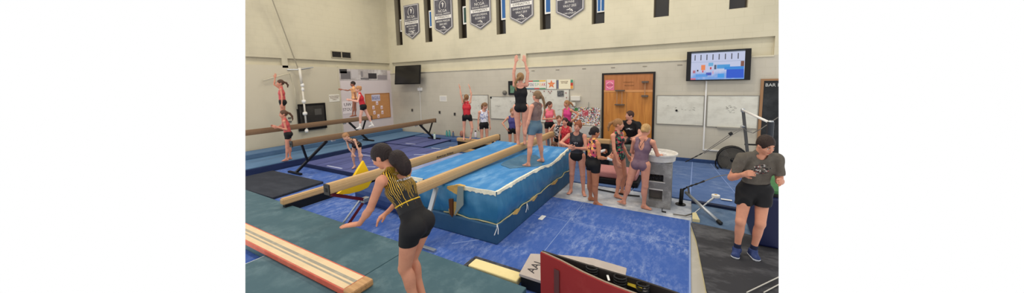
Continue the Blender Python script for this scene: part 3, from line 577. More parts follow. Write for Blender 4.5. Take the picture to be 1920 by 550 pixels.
# ------------------------------------------------------------------ balance beams
TAN = mat('suede_tan', (192, 158, 114), .85, chalk=(212, 184, 144), amt=.16, scale=9, stretch=(1, 3, 1), detail=3); BRN = mat('suede_brown', (128, 102, 78), .85, chalk=(144, 118, 94), amt=.15, scale=9, stretch=(1, 3, 1), detail=3)
def beam_body(t, X, y0, y1, zt, m_, w_=.13, h=.155, clip=False, name='padded_beam'):
    bm = B(); pts = [(X-.05, zt), (X+.05, zt), (X+w_/2, zt-h*.35), (X+w_/2, zt-h*.65), (X+.052, zt-h), (X-.052, zt-h), (X-w_/2, zt-h*.65), (X-w_/2, zt-h*.35)]
    prism(bm, [(x, y0, z) for x, z in pts], (0, y1-y0, 0)); bmesh.ops.bevel(bm, geom=[e for e in bm.edges if abs(e.verts[0].co.y-e.verts[1].co.y) > .1], offset=.012, segments=2, affect='EDGES')
    o = obj(name, bm, m_, t, clip=clip)
def beam(X, y0, y1, zt, m_, label, legs, clip=False, caps=True, gz=(.02, .02), mark=None):
    t = thing('balance_beam', (X, (y0+y1)/2, 0), label, 'balance beam')
    beam_body(t, X, y0, y1, zt, m_, clip=clip)
    if caps:
        for y, s in ((y0, -1), (y1, 1)):
            if clip and s < 0: continue
            bm = B(); box(bm, X-.072, X+.072, y-.018 if s < 0 else y, y if s < 0 else y+.018, zt-.17, zt-.004, bev=.006); cp = obj('end_cap', bm, BLACK, t)
            bm = B(); box(bm, X-.03, X+.03, y+s*.018-.004, y+s*.018+.004, zt-.12, zt-.06, bev=.003); obj('cap_hole', bm, DARK, cp)
    for L in legs:
        yb, s, col, gzz, spl = L      # beam end y, direction along the beam, colour
        foot = (X-spl, yb-s*.02, gzz); top = (X, yb+s*.72, zt-.16)
        bm = B(); bar(bm, top, foot, .06, .06, side=(1, 0, 0)); obj('leg', bm, col, t)
        mid = [top[i]+(foot[i]-top[i])*.62 for i in range(3)]
        bm = B(); bar(bm, (X, yb+s*.05, zt-.16), mid, .045, .045, side=(1, 0, 0)); obj('brace', bm, col, t)
        bm = B(); bar(bm, (X-spl-.32, foot[1], gzz+.025), (X-spl+.32, foot[1], gzz+.025), .06, .04); obj('foot_bar', bm, col, t)
        bm = B(); box(bm, X-.03, X+.03, yb+s*.9-.05, yb+s*.9+.05, zt-.2, zt-.15); obj('clamp', bm, SILVER, t)
    return t
beam(-10.9, 2.9, 7.94, 1.2, BRN, 'brown balance beam farthest left, standing on the blue platform', [(7.75, -1, BLACK, .23, 0)], clip=True)
beam(-8.96, 4.15, 9.45, 1.0, BRN, 'long brown balance beam with black V-shaped legs over the purple mats', [(4.35, 1, BLACK, .03, .35), (9.35, -1, BLACK, .17, .0)])
tC = beam(-4.64, 2.57, 7.37, .95, TAN, 'tan balance beam passing behind the foreground gymnast above the yellow pad', [])
text('lettering', 'American Athletic', (-4.64+.067, 5.1, .855), (math.pi/2, 0, math.pi/2), .075, BD, tC, sx=1)
bm = B(); bar(bm, (-4.64, 2.62, .77), (-4.84, 3.30, .42), .05, .05); obj('red_arm', bm, MAROON, tC)
bm = B(); bar(bm, (-4.84, 3.32, .43), (-5.05, 3.12, .03), .055, .045); obj('red_leg', bm, MAROON, tC)
bm = B(); tube(bm, [(-4.9, 3.25, .42), (-5.08, 3.0, .03)], .018, 8); obj('steel_strut', bm, SILVER, tC)
bm = B(); box(bm, -4.89, -4.79, 3.24, 3.36, .38, .46, bev=.01); obj('hinge_block', bm, SILVER, tC)
bm = B(); bar(bm, (-4.64, 7.1, .79), (-4.64, 7.3, .06), .05, .05); obj('leg', bm, mat('rust_brown', (84, 56, 44), .5), tC)
bm = B(); bar(bm, (-4.94, 7.3, .05), (-4.34, 7.3, .05), .06, .04); obj('foot_bar', bm, mat('rust_brown', (84, 56, 44), .5), tC)
tD = beam(-3.42, 3.05, 8.4, .95, TAN, 'tan balance beam over the big landing mat, carrying the woman in black', [])
bm = B(); bar(bm, (-3.40, 3.55, .78), (-3.36, 3.12, .03), .07, .035); obj('steel_leg', bm, SILVER, tD)
bm = B(); bar(bm, (-3.66, 3.11, .035), (-3.06, 3.11, .035), .06, .03); obj('foot_bar', bm, SILVER, tD)
bm = B(); bar(bm, (-3.42, 8.1, .78), (-3.42, 8.25, .05), .06, .05); obj('leg', bm, SILVER, tD)
bm = B(); bar(bm, (-3.72, 8.25, .05), (-3.12, 8.25, .05), .06, .03); obj('foot_bar', bm, SILVER, tD)
# low floor beams
def low_beam(p0, p1, z0, zt, label, w_=.12, base=True, m_=TAN):
    p0 = Vector(p0).to_3d(); p1 = Vector(p1).to_3d(); m0 = (p0+p1)/2; t = thing('floor_beam', (m0.x, m0.y, z0), label, 'floor beam')
    a = Vector((p0.x, p0.y, zt-.06)); b_ = Vector((p1.x, p1.y, zt-.06)); d = (b_-a).normalized()
    bm = B(); bar(bm, a, b_, w_, .12); bmesh.ops.bevel(bm, geom=bm.edges[:], offset=.02, segments=3, affect='EDGES'); obj('padded_top', bm, m_, t, smooth=False)
    if base:
        bm = B(); bar(bm, a+d*.04+Vector((0, 0, -.06-(zt-.12-z0)/2)), b_-d*.04+Vector((0, 0, -.06-(zt-.12-z0)/2)), w_*.7, zt-.12-z0); obj('black_base', bm, BLACK, t)
    return t
low_beam((-6.62, 2.80), (-6.60, 6.6), .023, .30, 'low tan floor beam on a black base next to the black rubber mat', .13)
_a, _b = P(858, 258, z=.5), P(1000, 274, z=.5)
low_beam((_a.x, _a.y), (_b.x, _b.y), .024, .5, 'low pale floor beam under the raised-arms girl by the wall', .14)
low_beam((-7.15, 8.2), (-5.75, 8.14), .135, .22, 'short low wooden floor beam end poking out behind the tan beam', .12, base=False)
low_beam((-4.6, 9.0), (-2.9, 8.85), .04, .30, 'low pale beam near the wall behind the two women on the landing mat', .14)
# the yellow pad slung under the beam
YEL = mat('yellow_vinyl', (244, 202, 34), .5)
bm = B(); Xy = -4.86
pts = [(627, 367), (640, 360), (657, 343), (666, 330), (673, 316), (682, 301), (690, 318), (699, 338), (691, 352), (676, 359), (655, 364)]
prism(bm, [P(x, y, X=Xy) for x, y in pts], (-.05, 0, 0)); bmesh.ops.bevel(bm, geom=bm.edges[:], offset=.01, segments=2, affect='EDGES')
tag(obj('beam_pad', bm, YEL), 'bright yellow pad slung across under the tan beam', 'pad')
slab('cushion_mat', [(-5.95, 3.8), (-4.46, 3.72), (-4.46, 4.6), (-5.95, 4.6)], .023, .32, mat('navy_cushion', (36, 58, 106), .7, chalk=(60, 84, 134), amt=.5, scale=3), 'dark navy cushion mat under the yellow pad and tan beam', 'mat', bev=.1)
slab('cushion_mat', [(-6.45, 4.75), (-5.0, 4.75), (-5.0, 6.9), (-6.45, 6.9)], .036, .42, mat('pale_lilac_vinyl', (128, 138, 176), .6, chalk=(170, 178, 204), amt=.5, scale=2), 'pale lilac-blue mat showing beyond the yellow pad, beside the tan beam', 'mat', bev=.03)

# ------------------------------------------------------------------ the big landing mat
MB = mat('mat_blue_top', (46, 124, 186), .55, chalk=(140, 184, 220), amt=.6, scale=4, stretch=(1.6, .5, 1), spec=.3, detail=12, big=1.2)
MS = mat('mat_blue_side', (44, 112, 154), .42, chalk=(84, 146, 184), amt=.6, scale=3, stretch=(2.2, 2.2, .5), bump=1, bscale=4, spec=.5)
MBASE = mat('mat_navy_base', (42, 82, 116), .6, chalk=(66, 98, 128), amt=.5, scale=3)
TAPE = mat('worn_tape', (232, 228, 208), .8, chalk=(180, 176, 150), amt=.6, scale=8); FOAM = mat('yellow_foam', (206, 168, 98), .95, chalk=(160, 118, 60), amt=.7, scale=7, bump=.6)
ZIP = mat('zip_cream', (178, 172, 132), .8)
mx0, mx1, my0, my1, mz = -4.44, -2.40, 3.73, 7.02, .80
tM = thing('landing_mat', ((mx0+mx1)/2, (my0+my1)/2, .02), 'big worn blue landing mat with cream taped edges and torn foam corner under the beams', 'landing mat')
def top_z(x, y):
    z = mz+.012*vnoise(x, y, 0, 2.2)+.006*vnoise(x, y, 3, 6)
    for cx, cy, r, d in ((-2.84, 5.66, .30, .10), (-2.62, 6.0, .28, .08), (-2.9, 5.8, .8, .05)):
        q = ((x-cx)**2+(y-cy)**2)/r**2; z -= d*math.exp(-q)
    for bx in (-4.64, -3.42): z -= .03*math.exp(-((x-bx)/.13)**2)
    return z+.03*math.exp(-((y-my1)/.5)**2)*(1-math.exp(-((x+3.42)/.16)**2))
def side_off(u, z, k):   # wrinkled outward bulge
    f = (z-.3)/.5
    return .035*math.sin(math.pi*min(1, max(0, f)))+.028*vnoise(u*3.2+f*1.3+k*9, f*1.2, k, 1.6)+.026*abs(vnoise(u*6+f*2.2, k, 0, 1.4))*math.sin(math.pi*min(1, max(0, f)))
nx, ny, nz = 26, 44, 14
bm = B(); g = [[bm.verts.new((mx0+(mx1-mx0)*i/nx, my0+(my1-my0)*j/ny, top_z(mx0+(mx1-mx0)*i/nx, my0+(my1-my0)*j/ny))) for j in range(ny+1)] for i in range(nx+1)]
for i in range(nx):
    for j in range(ny): bm.faces.new((g[i][j], g[i+1][j], g[i+1][j+1], g[i][j+1]))
ring = [(i, 0) for i in range(nx)]+[(nx, j) for j in range(ny)]+[(i, ny) for i in range(nx, 0, -1)]+[(0, j) for j in range(ny, 0, -1)]
prev = [g[i][j] for i, j in ring]
nrm = [Vector((0, -1, 0)) if j == 0 and 0 < i < nx else Vector((1, 0, 0)) if i == nx and 0 < j < ny else Vector((0, 1, 0)) if j == ny and 0 < i < nx else Vector((-1, 0, 0)) if i == 0 and 0 < j < ny else Vector((0, 0, 0)) for i, j in ring]
for c, v in (((0, 0), (-.7, -.7)), ((nx, 0), (.7, -.7)), ((nx, ny), (.7, .7)), ((0, ny), (-.7, .7))): nrm[ring.index(c)] = Vector((*v, 0))
for k in range(1, nz+1):
    cur = []
    for q, (i, j) in enumerate(ring):
        tp = g[i][j].co; zb = .31 + (.02*vnoise(tp.x, tp.y, 5, 2)); z = tp.z+(zb-tp.z)*k/nz
        u = tp.x if nrm[q].y else tp.y
        cur.append(bm.verts.new(Vector((tp.x, tp.y, z))+nrm[q]*side_off(u, z, 1 if nrm[q].y else 2)))
    for q in range(len(ring)): bm.faces.new((prev[q], prev[(q+1) % len(ring)], cur[(q+1) % len(ring)], cur[q])).material_index = 1
    prev = cur
bm.faces.new(prev)
low_ring = [v.co.copy() for v in prev]
o = obj('blue_cover', bm, [MB, MS], tM, smooth=True)
o.data.set_sharp_from_angle(angle=math.radians(50))
# base layer, slightly wider
bm = B(); box(bm, mx0-.01, mx1+.03, my0-.06, my1, .023, .31, bev=.02)
bmesh.ops.subdivide_edges(bm, edges=[e for e in bm.edges if e.calc_length() > .5], cuts=24, use_grid_fill=True)
for v in bm.verts:
    if v.co.z > .05: v.co += Vector((1, 1, 0))*.012*vnoise(v.co.x, v.co.y, v.co.z, 4)
obj('navy_base_layer', bm, MBASE, tM, smooth=False)
# zip flap round the foot of the cover, gaping foam
idx = [q for q, (i, j) in enumerate(ring) if j == 0 and i >= nx*.50 or i == nx]
path = [low_ring[q]+(Vector((0, -.02, .0)) if ring[q][1] == 0 else Vector((.02, 0, 0)))+Vector((0, 0, .01+.012*math.sin(q*.9))) for q in idx]
bm = B(); tube(bm, path, .011, 6); obj('zip_piping', bm, ZIP, tM, smooth=True)
for y0, y1 in ((4.15, 4.42), (4.75, 5.1), (5.75, 6.15)):
    bm = B(); pts = [(mx1+.028, y0, .30), (mx1+.034, (y0+y1)/2, .255), (mx1+.028, y1, .30), (mx1+.03, (y0*1+y1*2)/3, .33), (mx1+.03, (y0*2+y1)/3, .33)]
    prism(bm, pts, (-.02, 0, 0)); obj('exposed_foam', bm, FOAM, tM)
# worn cream tape along the top edges
def ragged(a, b_, n, w_, outx, down):
    bm = B(); A = []; Bv = []; Dn = []
    for i in range(n+1):
        x = a[0]+(b_[0]-a[0])*i/n; y = a[1]+(b_[1]-a[1])*i/n; inx = w_*(.75+.4*vnoise(x*5, y*5, 1, 2)); dn = down*(.75+1.0*abs(vnoise(x*7, y*7, 8, 2)))
        A.append(bm.verts.new((x+outx[0]*.012, y+outx[1]*.012, top_z(x, y)+.008))); Bv.append(bm.verts.new((x-outx[0]*inx, y-outx[1]*inx, top_z(x-outx[0]*inx, y-outx[1]*inx)+.006)))
        z = top_z(x, y)-dn; of = side_off(x if outx[1] else y, z, 1 if outx[1] else 2)+.006; Dn.append(bm.verts.new((x+outx[0]*of, y+outx[1]*of, z)))
    for i in range(n):
        bm.faces.new((A[i], A[i+1], Bv[i+1], Bv[i])); bm.faces.new((A[i+1], A[i], Dn[i], Dn[i+1]))
    return bm
bm = B(); cc = (-2.95, 5.62); rr_ = []
for k in range(0, 5):
    rr_.append([bm.verts.new((cc[0]+k/4*(.36+.06*vnoise(math.cos(a)*2, math.sin(a)*2, 4))*math.cos(a), cc[1]+k/4*(.62+.1*vnoise(math.cos(a)*2, math.sin(a)*2, 7))*math.sin(a), 0)) for a in [j*math.pi/14 for j in range(28)]])
for a, b_ in zip(rr_, rr_[1:]):
    for j in range(28): bm.faces.new((a[j], a[(j+1) % 28], b_[(j+1) % 28], b_[j]))
bmesh.ops.remove_doubles(bm, verts=bm.verts, dist=.0005); bmesh.ops.subdivide_edges(bm, edges=bm.edges[:], cuts=1, use_grid_fill=True)
for v in bm.verts: v.co.z = top_z(v.co.x, v.co.y)+.006
obj('worn_patch', bm, mat('worn_grey_blue', (70, 112, 142), .7, chalk=(104, 140, 164), amt=.7, scale=5), tM, smooth=True)
obj('cream_edge_tape', ragged((-3.12, my0), (mx1, my0), 40, .012, (0, -1, 0), .055), TAPE, tM)
obj('cream_edge_tape', ragged((mx1, my0), (mx1, my1), 70, .035, (1, 0, 0), .035), TAPE, tM)
obj('cream_edge_tape', ragged((-4.40, my0), (-3.86, my0), 16, .012, (0, -1, 0), .05), TAPE, tM)
# torn corner by the beam leg
bm = B(); prism(bm, [P(x, y, Y=3.70) for x, y in ((838, 350), (858, 347), (869, 350), (867, 372), (860, 395), (847, 416), (842, 400), (838, 372))], (0, .06, 0)); obj('torn_foam', bm, FOAM, tM)
bm = B(); prism(bm, [P(x, y, Y=3.66) for x, y in ((841, 374), (848, 374), (848, 408), (843, 402))], (0, .03, 0)); obj('dark_tear', bm, mat('tear_brown', (92, 54, 30), .9), tM)
bm = B(); prism(bm, [P(x, y, Y=3.64) for x, y in ((858, 350), (868, 350), (868.5, 385), (851, 405), (855, 392))], (0, .012, 0)); obj('grey_flap', bm, mat('backing_grey', (128, 140, 138), .8), tM)
for a, b_ in ((( -2.38, 3.70, .33), (-2.345, 3.66, .20)), ((-2.38, 3.70, .33), (-2.40, 3.645, .18)), ((-2.345, 4.6, .33), (-2.345, 4.64, .20)), ((-2.345, 4.6, .33), (-2.345, 4.55, .19))):
    bm = B(); tube(bm, [a, [(a[i]+b_[i])/2+(.01 if i == 0 else 0) for i in range(3)], b_], .006, 6); obj('white_tie', bm, WHITE, tM)
bm = B(); box(bm, -2.2, -2.12, 4.72, 4.9, .023, .035, bev=.005); tag(obj('chalk_chunk', bm, WHITE), 'flat white scrap on the carpet beside the landing mat', 'scrap')

# ------------------------------------------------------------------ right foreground: foam block, springboards
bm = B(); box(bm, -2.36, -1.66, 2.955, 3.13, .023, .11, bev=.015)
tag(obj('foam_block', bm, mat('cream_foam', (232, 214, 158), .95, chalk=(214, 192, 130), amt=.5, scale=5)), 'cream yellow foam block set between teal mat and blue carpet', 'foam block')
bm = B(); box(bm, -2.42, -1.62, 3.14, 3.2, .023, .09, bev=.006); box(bm, -2.43, -2.375, 2.95, 3.135, .023, .09, bev=.006); tag(obj('block_edging', bm, mat('dusty_black', (52, 52, 58), .8, chalk=(120, 120, 126), amt=.5, scale=9)), 'dusty black rubber edging behind the cream foam block', 'edging')
GB = mat('grey_board_carpet', (178, 166, 158), .9, chalk=(198, 188, 180), amt=.5, scale=6)
t = thing('springboard', (-1.0, 3.35, .02), 'grey carpeted springboard lying flat behind the red one', 'springboard')
pts = [P(x, y, z=.20) for x, y in ((995, 476), (1060, 479), (1112, 484.5), (1175, 503), (1172, 520), (1100, 560), (960, 528))]; pts = [Vector((max(p.x, -1.63), max(p.y, 2.97), p.z)) if i > 4 else p for i, p in enumerate(pts)]
bm = B(); prism(bm, pts, (0, 0, -.03)); obj('top_panel', bm, GB, t)
cen = sum(pts, Vector())/len(pts)
bm = B(); prism(bm, [(cen+(p-cen)*.97)+Vector((0, 0, -.031)) for p in pts], (0, 0, -.14)); obj('base', bm, BLACK, t)
p0 = P(988, 519, z=.2); p1 = P(1016, 486, z=.2); ang = math.atan2(p1.y-p0.y, p1.x-p0.x)
pm = (p0+p1)/2; text('lettering', 'AAI', (pm.x, pm.y, .202), (0, 0, ang), .15, BD, t)
# red springboard stood on its long edge
RED = mat('red_carpet', (150, 44, 42), .85, chalk=(176, 74, 66), amt=.5, scale=2.5); zt = .66
t = thing('springboard', (-1.0, 3.0, .02), 'red carpeted springboard stood on its side with springs and black frame showing', 'springboard')
topc = [P(x, y, z=zt) for x, y in ((1013, 473), (1049, 489.5), (1091.6, 512), (1131, 530), (1172, 546), (1215, 562), (1262, 577))]
bot = [Vector((p.x, p.y, .024)) for p in topc]
def curtain(pts, th, z0, z1, name, m_, push=0):
    bm = B(); n = []
    for i, p in enumerate(pts):
        d = (pts[min(i+1, len(pts)-1)]-pts[max(i-1, 0)]); q = Vector((-d.y, d.x, 0)).normalized(); n.append(q)
    a = [bm.verts.new((p.x+n_.x*push, p.y+n_.y*push, z0)) for p, n_ in zip(pts, n)]; b_ = [bm.verts.new((p.x+n_.x*push, p.y+n_.y*push, z1)) for p, n_ in zip(pts, n)]
    c = [bm.verts.new((p.x+n_.x*(push+th), p.y+n_.y*(push+th), z0)) for p, n_ in zip(pts, n)]; d = [bm.verts.new((p.x+n_.x*(push+th), p.y+n_.y*(push+th), z1)) for p, n_ in zip(pts, n)]
    for i in range(len(pts)-1):
        for f in ((a[i], a[i+1], b_[i+1], b_[i]), (c[i+1], c[i], d[i], d[i+1]), (b_[i], b_[i+1], d[i+1], d[i]), (a[i+1], a[i], c[i], c[i+1])): bm.faces.new(f)
    bm.faces.new((a[0], b_[0], d[0], c[0])); bm.faces.new((a[-1], c[-1], d[-1], b_[-1])); return obj(name, bm, m_, t)
curtain(topc, .012, .03, zt-.004, 'red_carpet_face', RED)
curtain(topc, .018, .03, zt, 'top_deck_edge', mat('ply_edge', (150, 130, 112), .7), push=.0125)
back = [P(x, y, z=zt) for x, y in ((1016, 471.5), (1091.6, 495), (1139, 509), (1196, 525.5), (1239, 540), (1285, 556))]
curtain(back, .02, .03, zt, 'base_board', mat('board_dark', (46, 40, 38), .6))
ins = [P(x, y, z=zt-.1) for x, y in ((1030, 489), (1095, 514), (1150, 530), (1225, 551))]
bm = B(); prism(bm, [topc[0]+Vector((.05, .02, -.10)), topc[3]+Vector((0, .03, -.10)), topc[6]+Vector((0, .03, -.10)), back[5]+Vector((0, -.02, -.10)), back[2]+Vector((0, -.02, -.10)), back[1]+Vector((0, -.02, -.10))], (0, 0, -.02)); obj('inner_web', bm, mat('board_dark', (46, 40, 38), .6), t)
for (x, y, r) in ((1110, 511, .055), (1163, 529, .055), (1205, 543, .05)):
    c = P(x, y, z=zt-.05); bm = B(); path = []
    for k in range(49): a = k*2*math.pi/12; path.append(c+Vector((r*math.cos(a), r*.8*math.sin(a), -.05+k*.0022)))
    tube(bm, path, .008, 6); obj('coil_spring', bm, BLACK, t, smooth=True)
def on_top(px, name, m_, dz, th=.006):
    bm = B(); prism(bm, [P(x, y, z=zt+dz) for x, y in px], (0, 0, -th)); return obj(name, bm, m_, t)
on_top(((1176, 524), (1205, 531), (1204, 545), (1176, 534)), 'yellow_label', mat('label_yellow', (186, 160, 40), .5, chalk=(214, 196, 90), amt=.7, scale=20), -.05)
on_top(((1137, 516), (1141, 516), (1144, 526), (1140, 526)), 'white_clip', WHITE, -.03)
on_top(((1209, 533), (1218, 536), (1214, 549), (1205, 546)), 'grey_label', mat('label_grey', (130, 124, 122), .5, chalk=(190, 186, 182), amt=.8, scale=22), -.05)
curtain([topc[1]*1.0+Vector((.0, -.012, 0))-(topc[1]-topc[0])*.25, topc[1]+Vector((.0, -.012, 0))], .004, .1, .56, 'worn_brand_patch', mat('red_worn', (96, 56, 54), .9), push=-.003)

# ------------------------------------------------------------------ right: black mat, navy block, green mat
q = [P(x, y, z=.11) for x, y in ((1295.5, 417), (1306, 447), (1324.5, 540))]; 
BM = mat('chalky_black', (50, 50, 54), .8, chalk=(132, 132, 136), amt=.55, scale=2.4, stretch=(.7, 1.6, 1))
t = thing('training_mat', (1.0, 4.6, .012), 'black chalk-smeared mat under the man in the grey shirt', 'mat')
pts = [(q[0].x, q[0].y), (q[1].x, q[1].y), (q[2].x, q[2].y), (q[2].x+.12, 3.0), (2.4, 3.0), (2.4, 5.0), (1.6, 5.25), (.75, 5.52)]
bm = B(); prism(bm, [(x, y, .105) for x, y in pts], (0, 0, -.035)); obj('black_cover', bm, BM, t, clip=True)
bm = B(); prism(bm, [(x+(.0 if x < 1 else 0), y-(.0), .069) for x, y in pts], (0, 0, -.056)); obj('cream_foam_core', bm, mat('pale_foam', (214, 202, 156), .9), t, clip=True)
slab('floor_mat', [(.12, 5.80), (3, 5.42), (3, 6.40), (.12, 6.78)], .0, .02, mat('grey_blue_mat', (84, 108, 138), .85, chalk=(146, 164, 184), amt=.6, scale=2.5), 'worn grey-blue strip of matting behind the black mat', 'mat', bev=.003)
bm = B(); bar(bm, (.12, 6.74, .035), (2.5, 6.50, .035), .1, .06); tag(obj('rubber_edge', bm, mat('navy_rubber', (24, 34, 62), .6), clip=True), 'long navy rubber edge strip in front of the back carpet', 'edge strip')
t = thing('mat_block', (1.4, 5.6, .106), 'navy blue padded block the man in the grey shirt leans against', 'block')
bm = B(); box(bm, .86, 2.6, 5.16, 6.08, .106, .78, bev=.03); obj('navy_cover', bm, mat('navy_vinyl_dark', (18, 26, 66), .5), t, clip=True)
t = thing('wedge_mat', (1.5, 5.7, .782), 'green mat lying on top of the navy padded block', 'mat')
bm = B(); prism(bm, [(.98, 5.3, .782), (.98, 5.3, .86), (.98, 6.05, 1.12), (.98, 6.05, .782)], (1.6, 0, 0)); obj('green_cover', bm, mat('green_vinyl', (62, 112, 66), .6, chalk=(110, 150, 104), amt=.5, scale=4), t, clip=True)
bm = B(); box(bm, .97, 2.6, 5.27, 5.3, .782, .82); obj('black_hem', bm, BLACK, t, clip=True)

# ------------------------------------------------------------------ uneven bars upright, low rail, cables
UPG = mat('upright_grey', (84, 84, 84), .5, .4); CAB = mat('cable_steel', (120, 116, 110), .4, .6)
pa = P(1393, 207, Y=8.2); pb = P(1445, 231, Y=6.3)
t = thing('uneven_bars', (1.1, 7.2, .04), 'uneven bars frame with one white rail between grey uprights, beside the chalkboard', 'uneven bars')
pbase = P(1404, 312, Y=8.2)
bm = B(); bar(bm, (pa.x, pa.y, pa.z+.02), (pbase.x, pbase.y, pbase.z), .055, .055); bar(bm, pbase, (pbase.x+.01, 8.2, .05), .055, .055); obj('upright', bm, UPG, t)
bm = B(); tube(bm, [pb+Vector((.0, 0, .02)), pb+Vector((.0, 0, -.6)), pb+Vector((.02, 0, -.62))], [.045, .045, .045], 12); tube(bm, [pb+Vector((0, 0, -.6)), (pb.x, 6.3, .022)], .03, 10); obj('upright', bm, mat('upright_dark', (56, 60, 66), .4, .4), t)
bm = B(); tube(bm, [pa, pb], .021, 12); obj('white_rail', bm, WHITE, t, smooth=True)
for p in (pa, pb): bm = B(); lathe(bm, [(.03, -.04), (.04, -.02), (.04, .02), (.03, .04)], p, 12); obj('rail_socket', bm, SILVER, t)
bm = B(); bar(bm, P(1396, 271, Y=8.2), P(1425, 272, Y=8.15), .03, .03); obj('height_lever', bm, BLACK, t)
bm = B(); lathe(bm, [(.02, -.03), (.05, 0), (.02, .03)], P(1393, 237, Y=8.2), 10); obj('cable_eye', bm, SILVER, t)
# cable set to the floor
k0 = P(1393, 237, Y=8.1); k1 = P(1370, 251, Y=8.1); k2 = P(1318, 287, Y=8.15); k3 = P(1285, 304, Y=8.2); ka = P(1283, 306, Y=7.36)
t = thing('bar_cable', k2, 'steel tension cable slanting from the bars upright down past the fan', 'cable')
bm = B(); tube(bm, [k0, k1, k2], .008, 6); obj('wire', bm, CAB, t)
bm = B(); tube(bm, [P(1393, 241, Y=8.05), P(1372, 254, Y=8.0), P(1320, 288, Y=8.1)], .007, 6); obj('wire', bm, CAB, t)
bm = B(); tube(bm, [k1+Vector((-.03, 0, -.02)), k1, k1+Vector((.03, 0, .02))], .035, 8); obj('tensioner', bm, BLACK, t)
bm = B(); pts = [k2+(k3-k2)*i/8 for i in range(9)]; tube(bm, pts, [.008, .016]*4+[.008], 6); obj('chain', bm, BLACK, t)
bm = B(); tube(bm, [P(1393, 240, Y=8.1), P(1400, 246, Y=8.1), P(1412, 250, Y=8.1), P(1425, 243, Y=8.0), P(1459, 220, Y=8.0)], .008, 6); obj('slack_wire', bm, CAB, t)
# anchor post, chain and struts on the chalky floor
f0 = P(1276, 384, z=.0); 
t = thing('anchor_post', f0, 'short black steel anchor post standing on the chalky floor', 'post')
bm = B(); tube(bm, [f0, P(1279, 355, Y=f0.y)], .035, 12); obj('tube', bm, BLACK, t, smooth=True)
bm = B(); lathe(bm, [(.09, 0), (.09, .015)], f0, 14); obj('foot_plate', bm, BLACK, t)
s0 = P(1286, 361, Y=f0.y-.05); s1 = P(1352, 420, z=.045)
t = thing('spreader_strut', (s0+s1)/2, 'grey steel strut slanting from the anchor post to the black mat', 'strut')
bm = B(); tube(bm, [s0, s1], .028, 10); obj('tube', bm, SILVER, t, smooth=True)
bm = B(); tube(bm, [s1-(s1-s0)*.08, s1], .034, 10); obj('rubber_end', bm, BLACK, t)
a0 = P(1342, 368, z=.30); a1 = P(1302, 400, z=.05)
t = thing('tension_strap', (a0+a1)/2, 'turnbuckle with a round white end crossing over the grey strut', 'turnbuckle')
bm = B(); tube(bm, [a0, a0+(a1-a0)*.4], .02, 8); tube(bm, [a0+(a1-a0)*.4, a1], .012, 8); obj('rod', bm, SILVER, t)
bm = B(); pts = [(r, z) for r, z in ((.03, -.025), (.065, -.02), (.065, .02), (.03, .025))]; lathe(bm, pts, a0, 16); obj('round_end', bm, WHITE, t)
bm = B(); lathe(bm, [(.022, 0), (.022, .03)], a0, 10); obj('hub', bm, FOAM, t)
bm = B(); tube(bm, [a1, P(1285, 405, z=.03), P(1262, 402, z=.03)], .012, 6); obj('floor_wire', bm, CAB, t)
h0 = P(1280, 356, Y=f0.y)
t = thing('anchor_chain', h0, 'dark chain and cable from the anchor post towards the fan', 'chain')
pts = [h0, P(1292, 350, Y=6.5), P(1310, 344, Y=6.6), P(1320, 340, Y=6.7)]
bm = B(); tube(bm, [pts[0]+(pts[1]-pts[0])*i/4 for i in range(5)]+[pts[1]+(pts[2]-pts[1])*i/4 for i in range(1, 5)]+[pts[3]], [.01, .02]*5, 6); obj('links', bm, BLACK, t)
bm = B(); tube(bm, [pts[3], P(1345, 331, Y=6.9), P(1375, 326, Y=7.2)], .008, 6); obj('wire', bm, CAB, t)
bm = B(); tube(bm, [P(1290, 350, Y=6.5), P(1292, 362, Y=6.5), P(1294, 372, Y=6.5)], [.015, .02, .012], 6); obj('hanging_hook', bm, CAB, t)
w0 = P(1400, 549, z=.13); w1 = P(1460, 520, z=.13)
bm = B(); tube(bm, [w0, w1], .006, 6); tag(obj('floor_cable', bm, mat('cable_light', (196, 192, 182), .5), clip=True), 'thin pale cable running across the near part of the black mat', 'cable')
bm = B(); tube(bm, [P(1432, 549, z=.12), P(1460, 534, z=.12)], .006, 6); tag(obj('floor_cable', bm, mat('cable_light', (196, 192, 182), .5), clip=True), 'second thin pale cable at the very corner of the black mat', 'cable')
c = P(1362, 375, z=.047); bm = B(); box(bm, c.x-.09, c.x+.09, c.y-.03, c.y+.03, .046, .052); tag(obj('tape_scrap', bm, WHITE), 'white tape scrap on the back carpet left of the man in grey', 'scrap')
c = P(1243, 398, z=0); bm = B(); box(bm, c.x-.02, c.x-.008, c.y-.02, c.y+.02, 0, .06); box(bm, c.x-.008, c.x+.05, c.y-.02, c.y+.02, 0, .012); tag(obj('floor_bracket', bm, BLACK), 'small black metal bracket on the chalky floor before the chalk stand', 'bracket')
# foam shim by the posts
bm = B(); prism(bm, [P(x, y, z=.02) for x, y in ((1298, 404), (1305, 404), (1312, 418), (1298, 416))], (0, 0, .05)); tag(obj('foam_wedge', bm, mat('pale_foam', (214, 202, 156), .9)), 'small cream foam wedge at the back corner of the black mat', 'wedge')

